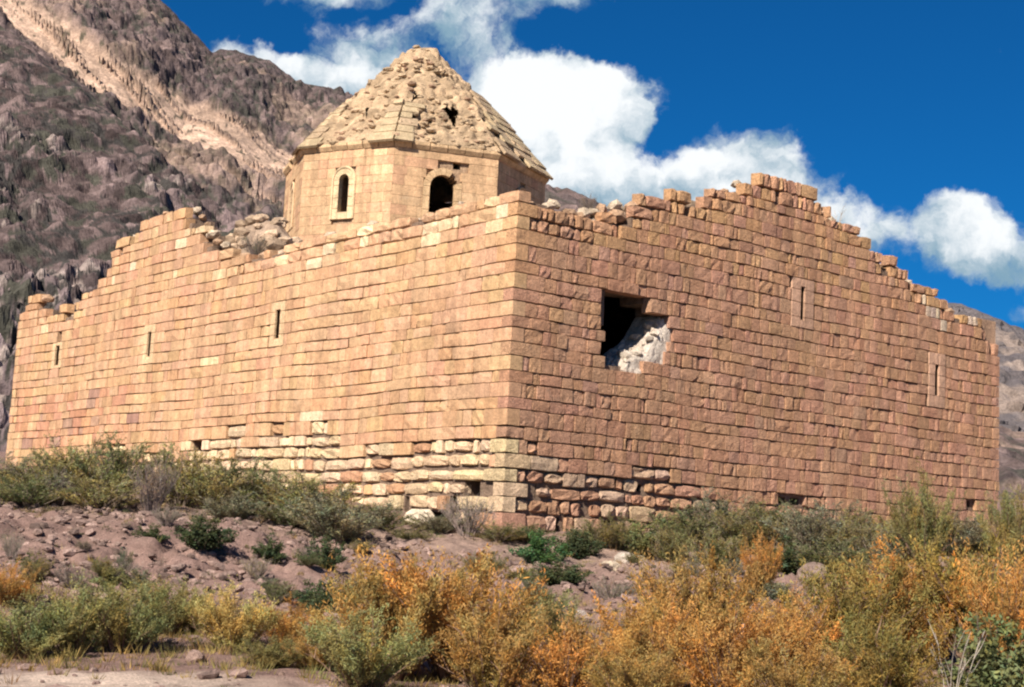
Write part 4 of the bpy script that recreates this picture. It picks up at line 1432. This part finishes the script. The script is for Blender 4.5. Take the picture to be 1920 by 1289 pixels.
# x, y, height, width, kind, leaf colour, label
SHRUBS = [
    (-11.27, 35.5, 0.73, 1.33, 'scrub', 'greygreen', 'grey-green shrub at the left picture edge below the far wall end'),
    (-10.27, 35.0, 0.73, 1.20, 'scrub', 'olive', 'olive shrub on the bank crest below the leftmost slit window'),
    (-9.69, 35.6, 1.01, 1.34, 'scrub', 'olive', 'tallest olive shrub of the bank crest row, below the reddish blocks'),
    (-8.71, 35.2, 1.02, 1.26, 'scrub', 'green', 'green shrub on the bank crest between two olive ones, left of the brown twiggy bush'),
    (-7.62, 34.0, 1.02, 0.93, 'twiggy', 'browngrey', 'upright grey-brown twiggy bush running down the bank from the crest'),
    (-7.29, 35.5, 1.02, 1.27, 'scrub', 'olive', 'yellow-olive shrub on the crest just right of the upright twiggy bush'),
    (-6.44, 35.2, 0.93, 1.20, 'scrub', 'olive', 'olive shrub on the crest above the lone dark bush of the bank'),
    (-5.73, 35.3, 0.85, 1.15, 'scrub', 'green', 'darker green shrub halfway along the crest row'),
    (-5.03, 35.5, 0.77, 1.15, 'scrub', 'olive', 'pale olive shrub on the crest below the third slit window'),
    (-4.18, 35.0, 0.78, 1.32, 'scrub', 'olive', 'feathery olive shrub where the crest begins to drop to the right'),
    (-3.44, 33.2, 0.80, 1.47, 'scrub', 'greygreen', 'large drooping grey-olive shrub spilling over the bank edge'),
    (-2.83, 36.0, 0.41, 1.11, 'scrub', 'green', 'low green shrub at the right end of the crest row'),
    (-2.03, 34.7, 0.28, 0.83, 'scrub', 'olive', 'small olive tuft beside the white fallen block at the wall foot'),
    (-5.46, 28.9, 0.61, 0.94, 'leafy', 'darkgreen', 'lone dark green bush in the middle of the bare bank'),
    (-4.31, 29.2, 0.49, 0.55, 'leafy', 'darkgreen', 'small dark bush on the bank below the green crest shrub'),
    (-3.28, 29.2, 0.66, 0.70, 'leafy', 'darkgreen', 'dark bush under the drooping grey-olive shrub'),
    (-6.73, 30.0, 0.32, 0.62, 'leafy', 'darkgreen', 'dark bush at the foot of the upright twiggy bush'),
    (-8.24, 26.6, 0.48, 0.41, 'twiggy', 'greygreen', 'thin upright twigs on the bank at the left picture edge'),
    (-7.84, 26.1, 0.25, 0.40, 'leafy', 'darkgreen', 'little dark bush on the bank near the left picture edge'),
    (-6.69, 24.8, 0.40, 0.64, 'twiggy', 'browngrey', 'rounded grey twiggy bush low on the bank'),
    (-6.22, 25.5, 0.24, 0.52, 'leafy', 'green', 'tiny green bush at the bank foot between grey twigs and gold shrubs'),
    (-2.69, 23.6, 0.54, 0.60, 'leafy', 'darkgreen', 'dark green leafy bush left of the large orange tamarisk'),
    (-2.30, 24.2, 0.38, 0.37, 'leafy', 'green', 'small leafy bush wedged against the large orange tamarisk'),
    (-6.78, 21.8, 0.49, 0.60, 'tamarisk', 'orange', 'orange-tipped shrub at the left edge above the pale path'),
    (-5.41, 18.3, 0.60, 0.94, 'tamarisk', 'yellowgreen', 'wide yellow-green shrub in the lower left corner by the path'),
    (-4.95, 18.7, 0.73, 0.89, 'tamarisk', 'yellowgreen', 'yellow-green shrub second from the left along the path'),
    (-4.49, 19.0, 0.75, 0.91, 'tamarisk', 'yellowgreen', 'broad yellow-green shrub with deep shadow on its right side'),
    (-4.34, 20.9, 0.62, 0.79, 'tamarisk', 'olive', 'olive shrub behind the broad yellow-green one at the bank foot'),
    (-3.95, 21.3, 0.47, 0.58, 'tamarisk', 'gold', 'low golden shrub left of the pale yellow mound bush'),
    (-3.22, 19.5, 0.68, 0.80, 'tamarisk', 'paleyellow', 'pale yellow mound-shaped bush standing alone above the path'),
    (-2.65, 20.2, 0.50, 0.69, 'tamarisk', 'orange', 'reddish orange bush between the pale yellow mound and the large tamarisk'),
    (-2.62, 18.3, 0.27, 0.69, 'tamarisk', 'olive', 'low olive bush at the path edge below the reddish orange one'),
    (-2.07, 18.3, 0.41, 0.69, 'tamarisk', 'gold', 'golden bush at the path edge touching the large tamarisk'),
    (-1.21, 18.5, 1.35, 1.45, 'tamarisk', 'gold', 'large golden olive tamarisk, left of the two before the wall corner'),
    (-0.48, 18.8, 1.46, 1.54, 'tamarisk', 'orange', 'large orange tamarisk directly below the wall corner'),
    (-1.36, 16.6, 0.76, 1.13, 'tamarisk', 'yellowgreen', 'nearest olive gold bush in front of the large golden tamarisk'),
    (-0.03, 17.0, 0.99, 1.16, 'tamarisk', 'gold', 'golden bush at the bottom edge below the wall corner'),
    (0.75, 17.0, 0.85, 1.10, 'tamarisk', 'orange', 'bright orange bush at the bottom centre'),
    (0.68, 21.5, 0.80, 0.88, 'tamarisk', 'olive', 'olive bush on the slope behind the bottom centre orange bush'),
    (-0.82, 36.8, 0.96, 1.38, 'twiggy', 'greygreen', 'grey-green twiggy bush against the wall just left of the corner'),
    (0.90, 34.2, 0.74, 0.99, 'leafy', 'freshgreen', 'bright green bush on the ledge right of the wall corner'),
    (1.71, 35.5, 0.67, 0.97, 'leafy', 'darkgreen', 'dark green bush close to the wall base beside the bright green one'),
    (1.14, 30.5, 0.52, 0.94, 'leafy', 'darkgreen', 'dark bush on the slope below the bright green bush'),
    (1.98, 27.5, 0.42, 0.80, 'twiggy', 'greygreen', 'grey-green bush below the pale boulder on the ledge'),
    (2.71, 36.8, 0.71, 0.75, 'scrub', 'olive', 'small olive bush at the wall base below the large hole'),
    (3.31, 36.5, 0.80, 1.00, 'leafy', 'green', 'green bush at the wall base right of the pale stones'),
    (3.82, 36.0, 0.77, 0.92, 'scrub', 'olive', 'olive bush at the right end of the bare ledge'),
    (5.24, 38.5, 1.12, 1.58, 'scrub', 'greygreen', 'grey-green shrub against the wall left of the dark gap at its foot'),
    (5.73, 37.0, 1.01, 1.39, 'scrub', 'olive', 'olive shrub in front of the dark gap at the wall foot'),
    (4.97, 30.0, 1.01, 0.77, 'tamarisk', 'orange', 'small orange tamarisk below the dark gap at the wall foot'),
    (6.03, 33.0, 0.78, 1.24, 'leafy', 'darkgreen', 'dark shadowy bush above the bare pink patch'),
    (7.05, 36.0, 1.11, 1.48, 'scrub', 'greygreen', 'grey-green shrub along the wall right of the dark gap'),
    (8.03, 36.0, 1.00, 1.48, 'scrub', 'olive', 'olive shrub along the wall halfway to its right end'),
    (8.34, 34.0, 0.96, 1.28, 'scrub', 'greygreen', 'grey shrub left of the tall thin tamarisk'),
    (8.87, 33.0, 1.82, 1.24, 'tamarisk', 'olive', 'tall thin tamarisk with brown tips rising before the right wall'),
    (11.45, 38.0, 0.79, 1.43, 'scrub', 'olive', 'olive shrub below the broken gap at the right wall end'),
    (11.05, 34.0, 1.78, 1.16, 'tamarisk', 'olive', 'tall olive tamarisk at the right picture edge'),
    (4.90, 28.0, 0.40, 0.86, 'leafy', 'greygreen', 'grey bush on the bare pink patch'),
    (2.57, 20.0, 1.38, 1.37, 'tamarisk', 'gold', 'large golden tamarisk standing right of the bare slope'),
    (1.81, 18.0, 1.13, 1.17, 'tamarisk', 'orange', 'orange tamarisk with dense bright tips right of the bottom centre bush'),
    (2.49, 17.0, 1.03, 1.16, 'tamarisk', 'orange', 'reddish orange tamarisk below the large golden one'),
    (3.49, 19.0, 0.92, 1.10, 'tamarisk', 'orange', 'salmon orange tamarisk left of the tall olive thicket'),
    (4.36, 19.5, 1.39, 1.40, 'tamarisk', 'olivegold', 'olive gold tamarisk in the tall thicket, left of the bare pale branches'),
    (5.45, 20.5, 1.42, 1.47, 'tamarisk', 'orange', 'orange tamarisk in the middle of the tall right thicket'),
    (6.10, 20.0, 1.57, 1.44, 'tamarisk', 'olivegold', 'olive gold tamarisk behind the bare pale branches'),
    (6.02, 18.5, 1.53, 1.14, 'tamarisk', 'orange', 'orange tamarisk at the right picture edge'),
    (4.04, 16.5, 0.92, 1.13, 'tamarisk', 'olivegold', 'nearest olive bush left of the bare pale branches'),
    (5.12, 16.4, 0.99, 1.01, 'leafy', 'green', 'dark green bush in the bottom right corner'),
    (3.12, 16.3, 0.71, 0.95, 'tamarisk', 'gold', 'nearest golden bush at the bottom edge right of the centre'),
    (1.38, 15.8, 0.64, 0.92, 'tamarisk', 'gold', 'nearest golden bush below the dense orange tamarisk'),
    (-1.56, 37.2, 0.38, 1.14, 'scrub', 'greygreen', 'grey-green shrub at the wall foot between the white block and the twiggy bush'),
    (-0.09, 36.4, 0.35, 0.99, 'scrub', 'olive', 'low olive shrub right at the foot of the wall corner'),
    (0.59, 36.8, 0.34, 0.88, 'scrub', 'green', 'green shrub behind the bright green bush at the wall corner'),
    (2.20, 36.6, 0.57, 0.94, 'scrub', 'olive', 'olive shrub between the dark green bush and the small olive bush'),
    (4.55, 37.6, 0.94, 1.41, 'scrub', 'green', 'green shrub at the wall base right of the bare ledge'),
    (6.74, 38.8, 0.91, 1.46, 'scrub', 'green', 'dark green shrub directly under the dark gap at the wall foot'),
    (8.15, 38.6, 0.96, 1.45, 'scrub', 'greygreen', 'grey-green shrub close under the right wall between two olive ones'),
    (9.89, 39.0, 0.84, 1.60, 'scrub', 'olive', 'olive shrub close under the right wall behind the tall thin tamarisk'),
    (10.66, 37.5, 0.91, 1.41, 'scrub', 'greygreen', 'grey-green shrub right of the tall thin tamarisk'),
    (4.58, 33.5, 0.75, 1.26, 'scrub', 'olive', 'olive shrub on the slope left of the small orange tamarisk'),
    (6.93, 32.5, 0.70, 1.44, 'scrub', 'green', 'green shrub on the slope right of the dark shadowy bush'),
    (7.22, 30.0, 0.60, 1.33, 'scrub', 'olive', 'olive shrub on the slope behind the olive gold tamarisk'),
    (-10.23, 33.8, 0.46, 1.27, 'scrub', 'green', 'green shrub low in front of the crest row near the left edge'),
    (-8.71, 33.9, 0.53, 1.27, 'scrub', 'olive', 'olive shrub low in front of the tallest crest shrub'),
    (-5.74, 33.8, 0.47, 1.15, 'scrub', 'greygreen', 'grey-green shrub low in front of the middle of the crest row'),
    (-4.44, 34.0, 0.46, 1.16, 'scrub', 'green', 'green shrub low in front of the crest row left of the drooping one'),
    (-9.70, 34.5, 0.61, 1.06, 'twiggy', 'greygreen', 'grey twiggy bush between the crest shrubs near the left edge'),
    (4.57, 16.0, 0.86, 0.60, 'bare', 'palewood', 'bare pale forked branches rising at the lower right'),
]
KIND_NAME = {"tamarisk": "tamarisk_shrub", "scrub": "scrub_bush", "leafy": "leafy_bush", "twiggy": "twiggy_bush", "bare": "bare_bush"}
KIND_GROUP = {"tamarisk": "autumn coloured tamarisk shrubs before the church", "scrub": "scrub bushes along the bank crest and wall foot", "leafy": "leafy green bushes on the bank", "twiggy": "twiggy grey bushes on the bank", "bare": None}


def plant(x, y, z, h, w, kind, colour, label, k, rot):
    root = bpy.data.objects.new(KIND_NAME[kind], None)
    COL.objects.link(root)
    root.location = (x, y, z)
    root.rotation_euler = (0, 0, rot)
    root.scale = (w, w, h)
    tag(root, label, "shrub", KIND_GROUP[kind])
    wm, fm = SHRUB_LIB[kind][k % len(SHRUB_LIB[kind])]
    obj("branches", wm, None, root)
    if fm is not None:
        f = obj("foliage", fm, None, root)
        f.color = (*colour, 1.0)
    return root


rng = random.Random(4242)
for k, (x, y, h, w, kind, colour, label) in enumerate(SHRUBS):
    c = np.array(LEAF_COL[colour]) * rng.uniform(.92, 1.1)
    if x < -1.6 and y < 23:
        h, w = h * 1.08, w * 1.1
    elif x < -2.5 and y > 33:
        h, w, c = h * 1.2, w * 1.15, c * 1.3
    sink = .06 if kind != "bare" else .1
    plant(x, y, gz(x, y) - sink, max(h, .3) * 1.10 + sink, w * {"tamarisk": 1.35, "scrub": 1.5, "leafy": 1.25, "twiggy": 1.2, "bare": 1.0}[kind], kind, c, label, k * 5 + 1, rng.uniform(0, 6.28))

# small scrub tufts all over the bank, too alike to tell apart
tr = random.Random(77)
ORD = "first second third fourth fifth sixth seventh eighth ninth tenth eleventh twelfth thirteenth fourteenth fifteenth sixteenth seventeenth".split()
LOOK = {"greygreen": "grey-green", "green": "green", "browngrey": "brownish", "olive": "olive"}
SHAPE = {"scrub": "feathery", "twiggy": "twiggy", "leafy": "leafy"}
ZONES = [(23.0, 25.2, "at the foot of the bank"), (25.2, 27.4, "low on the bank"), (27.4, 29.6, "halfway up the bank"), (29.6, 31.8, "high on the bank"), (31.8, 34.0, "just below the bank crest")]
for y0, y1, where in ZONES:
    row = []
    while len(row) < 9:
        x, y = tr.uniform(-12, 7.5), tr.uniform(y0, y1)
        if abs(x) > y * .33 or (x > 0 and y < 27):
            continue
        row.append((x / y, x, y))
    for n_, (_q, x, y) in enumerate(sorted(row)):
        kind = tr.choice(("scrub", "twiggy", "leafy", "scrub"))
        hue = tr.choice(("greygreen", "green", "browngrey", "olive"))
        c = np.array(LEAF_COL[hue]) * tr.uniform(.85, 1.1)
        t_ = plant(x, y, gz(x, y) - .04, tr.uniform(.22, .5), tr.uniform(.3, .8), kind, c, "small %s %s tuft, %s from the left of those %s" % (SHAPE[kind], LOOK[hue], ORD[n_], where), tr.randrange(9), tr.uniform(0, 6.28))
        t_["group"] = "scrub tufts on the bare earth bank"
        t_.name = "scrub_tuft"

# dry plants rooted on the wall heads
for (fr, u, n, z, h, w, kind, colour, label) in (
        (END, 2.95, -.7, 8.15, .75, .7, "twiggy", "browngrey", "small dry bush growing on the wall head right of the drum"),
        (END, 12.9, -.6, 9.6, .75, .9, "bare", "palewood", "bare twigs sticking up from the broken right gable slope"),
        (FLANK, 14.4, -.7, 8.35, .85, 1.3, "twiggy", "greygreen", "grey bush in the rubble notch beside the left gable peak")):
    p = fr.world(np.array([u, n, z]))
    plant(p[0], p[1], p[2], h, w, kind, np.array(LEAF_COL[colour]), label, 1, 1.3)

# ------------------------------------------------------------------ loose rocks and ground cover
ROCKS = [(2.3, 33.2, .2, PALE, "pale upright boulder on the edge of the bare ledge"), (3.05, 35.3, .22, PALE, "small white stone on the ledge before the green bush"), (2.75, 35.0, .2, (.5, .42, .35), "grey stone beside the small white one on the ledge"),
         (-2.05, 38.6, .34, (.72, .60, .45), "white fallen block at the foot of the wall left of the corner"), (1.35, 26.5, .22, (.46, .38, .33), "grey stone on the slope below the dark bush"),
         (5.1, 17.4, .13, PALE, "small white stone low among the right thicket"), (6.2, 31.2, .3, (.27, .19, .155), "flat pinkish rock on the bare patch below the dark shadowy bush"),
         (-3.45, 18.3, .11, (.40, .27, .22), "pinkish stone beside the shadow of the broad yellow-green shrub")]
rng = random.Random(31)
for x, y, s, c, label in ROCKS:
    v, f = rock(rng, s * 1.25, s, s * .85, .75, .10, True)
    o = obj("boulder", make_mesh("boulder", v, f, np.tile(np.array(c), (len(v), 1))), M_ROUGH, None, (x, y, gz(x, y) + s * .3))
    tag(o, label, "rock", "loose rocks before the church")

heap = Heap()
npr = np.random.default_rng(8)
gx = np.r_[npr.uniform(-12, 12, 2600), npr.uniform(-12, 6, 6500)]
gy = np.r_[npr.uniform(15, 40, 2600), npr.uniform(23, 34, 6500)]
gzv = ground_z(gx, gy)
cl = fbm(np.stack([gx * .6, gy * .6, 0 * gx], 1), 3, .6, 61)
for k in range(len(gx)):
    if cl[k] < .38:
        continue
    s = .016 + .10 * rng.random() ** 3.4
    v, f = rock(rng, s * rng.uniform(1, 1.7), s, s * .7, .75, .22)
    heap.add(v + np.array([gx[k], gy[k], gzv[k] + s * .2]), f, np.array([.285, .195, .165]) * rng.uniform(.45, 1.5))
tag(obj("loose_gravel", heap.mesh("loose_gravel"), M_ROUGH), "loose stones and gravel scattered over the earth bank", "gravel", None, "stuff")

# low dry herbs: many thin blades in tufts
npr = np.random.default_rng(18)
N = 5200
gx = np.r_[npr.uniform(-13, 14, N - 1600), npr.uniform(-7, 7, 1600)]
gy = np.r_[npr.uniform(15.5, 44, N - 1600), npr.uniform(16.5, 26, 1600)]
den = fbm(np.stack([gx * .35, gy * .35, 0 * gx], 1), 4, .6, 71)
bare_ = np.exp(-((gy - 29.0) / 4.0) ** 2) * (gx < 0)
pathm = (gy < 17.2) & (gx < -1.5)
ok = (den - .16 * bare_ > .40) & ~(pathm & (npr.random(N) < .8))
gx, gy, den = gx[ok], gy[ok], den[ok]
gzv = ground_z(gx, gy)
B = 16
n = len(gx)
th = npr.uniform(0, 2 * np.pi, (n, B))
hh = npr.uniform(.05, .20, (n, 1)) * npr.uniform(.6, 1.2, (n, B))
rr = npr.uniform(0, .10, (n, B))
bx = gx[:, None] + np.cos(th) * rr
by = gy[:, None] + np.sin(th) * rr
bz = np.repeat(gzv[:, None], B, 1) - .02
lx, ly = np.cos(th) * hh * npr.uniform(.2, .8, (n, B)), np.sin(th) * hh * npr.uniform(.2, .8, (n, B))
t2 = npr.uniform(0, np.pi, (n, B))
wx, wy = np.cos(t2) * .007, np.sin(t2) * .007
p0 = np.stack([bx - wx, by - wy, bz], -1)
p1 = np.stack([bx + wx, by + wy, bz], -1)
p2 = np.stack([bx + lx, by + ly, bz + hh], -1)
V = np.stack([p0, p1, p2], 2).reshape(-1, 3)
F = np.arange(len(V)).reshape(-1, 3)
base_c = np.where(npr.random((n, 1)) < .45, np.array([[.36, .26, .10]]), np.where(npr.random((n, 1)) < .6, np.array([[.19, .17, .07]]), np.array([[.27, .18, .10]])))
cc = np.repeat(base_c * npr.uniform(.7, 1.3, (n, 1)), B * 3, axis=0)
# rounded low cushions of herbs on the bank and slopes
N2 = 620
qx, qy = npr.uniform(-12, 9, N2), npr.uniform(18.5, 37, N2)
den2 = fbm(np.stack([qx * .5, qy * .5, 0 * qx], 1), 4, .6, 81)
ok = den2 > .42
qx, qy = qx[ok], qy[ok]
qz = ground_z(qx, qy)
n2, L2 = len(qx), 70
rad = npr.uniform(.05, .19, (n2, 1)) * np.ones((1, L2))
dv_ = npr.normal(0, 1, (n2, L2, 3))
dv_ /= np.linalg.norm(dv_, axis=2, keepdims=True)
dv_[..., 2] = np.abs(dv_[..., 2]) * .8
c0 = np.stack([qx, qy, qz], 1)[:, None] + dv_ * (rad * npr.uniform(.45, 1.0, (n2, L2)))[..., None]
a0 = dv_ * .6 + npr.normal(0, .6, (n2, L2, 3))
a0 /= np.linalg.norm(a0, axis=2, keepdims=True)
s0_ = np.cross(a0, npr.normal(0, 1, (n2, L2, 3)))
s0_ /= np.linalg.norm(s0_, axis=2, keepdims=True)
hl = npr.uniform(.018, .045, (n2, L2, 1))
V2 = np.stack([c0 - s0_ * .008, c0 + s0_ * .008, c0 + a0 * hl], 2).reshape(-1, 3)
pal = np.array([[.13, .125, .07], [.19, .155, .10], [.085, .10, .055], [.25, .20, .10], [.20, .15, .125]])
c2 = pal[npr.integers(0, 5, n2)] * npr.uniform(.75, 1.2, (n2, 1))
V = np.concatenate([V, V2])
F = np.arange(len(V)).reshape(-1, 3)
cc = np.concatenate([cc, np.repeat(c2, L2 * 3, axis=0)])
herb = obj("dry_grass", make_mesh("dry_grass", V, F, cc), M_LEAF)
herb.color = (1, 1, 1, 1)
tag(herb, "low dry grass and herbs covering the ground between the shrubs", "grass", None, "stuff")
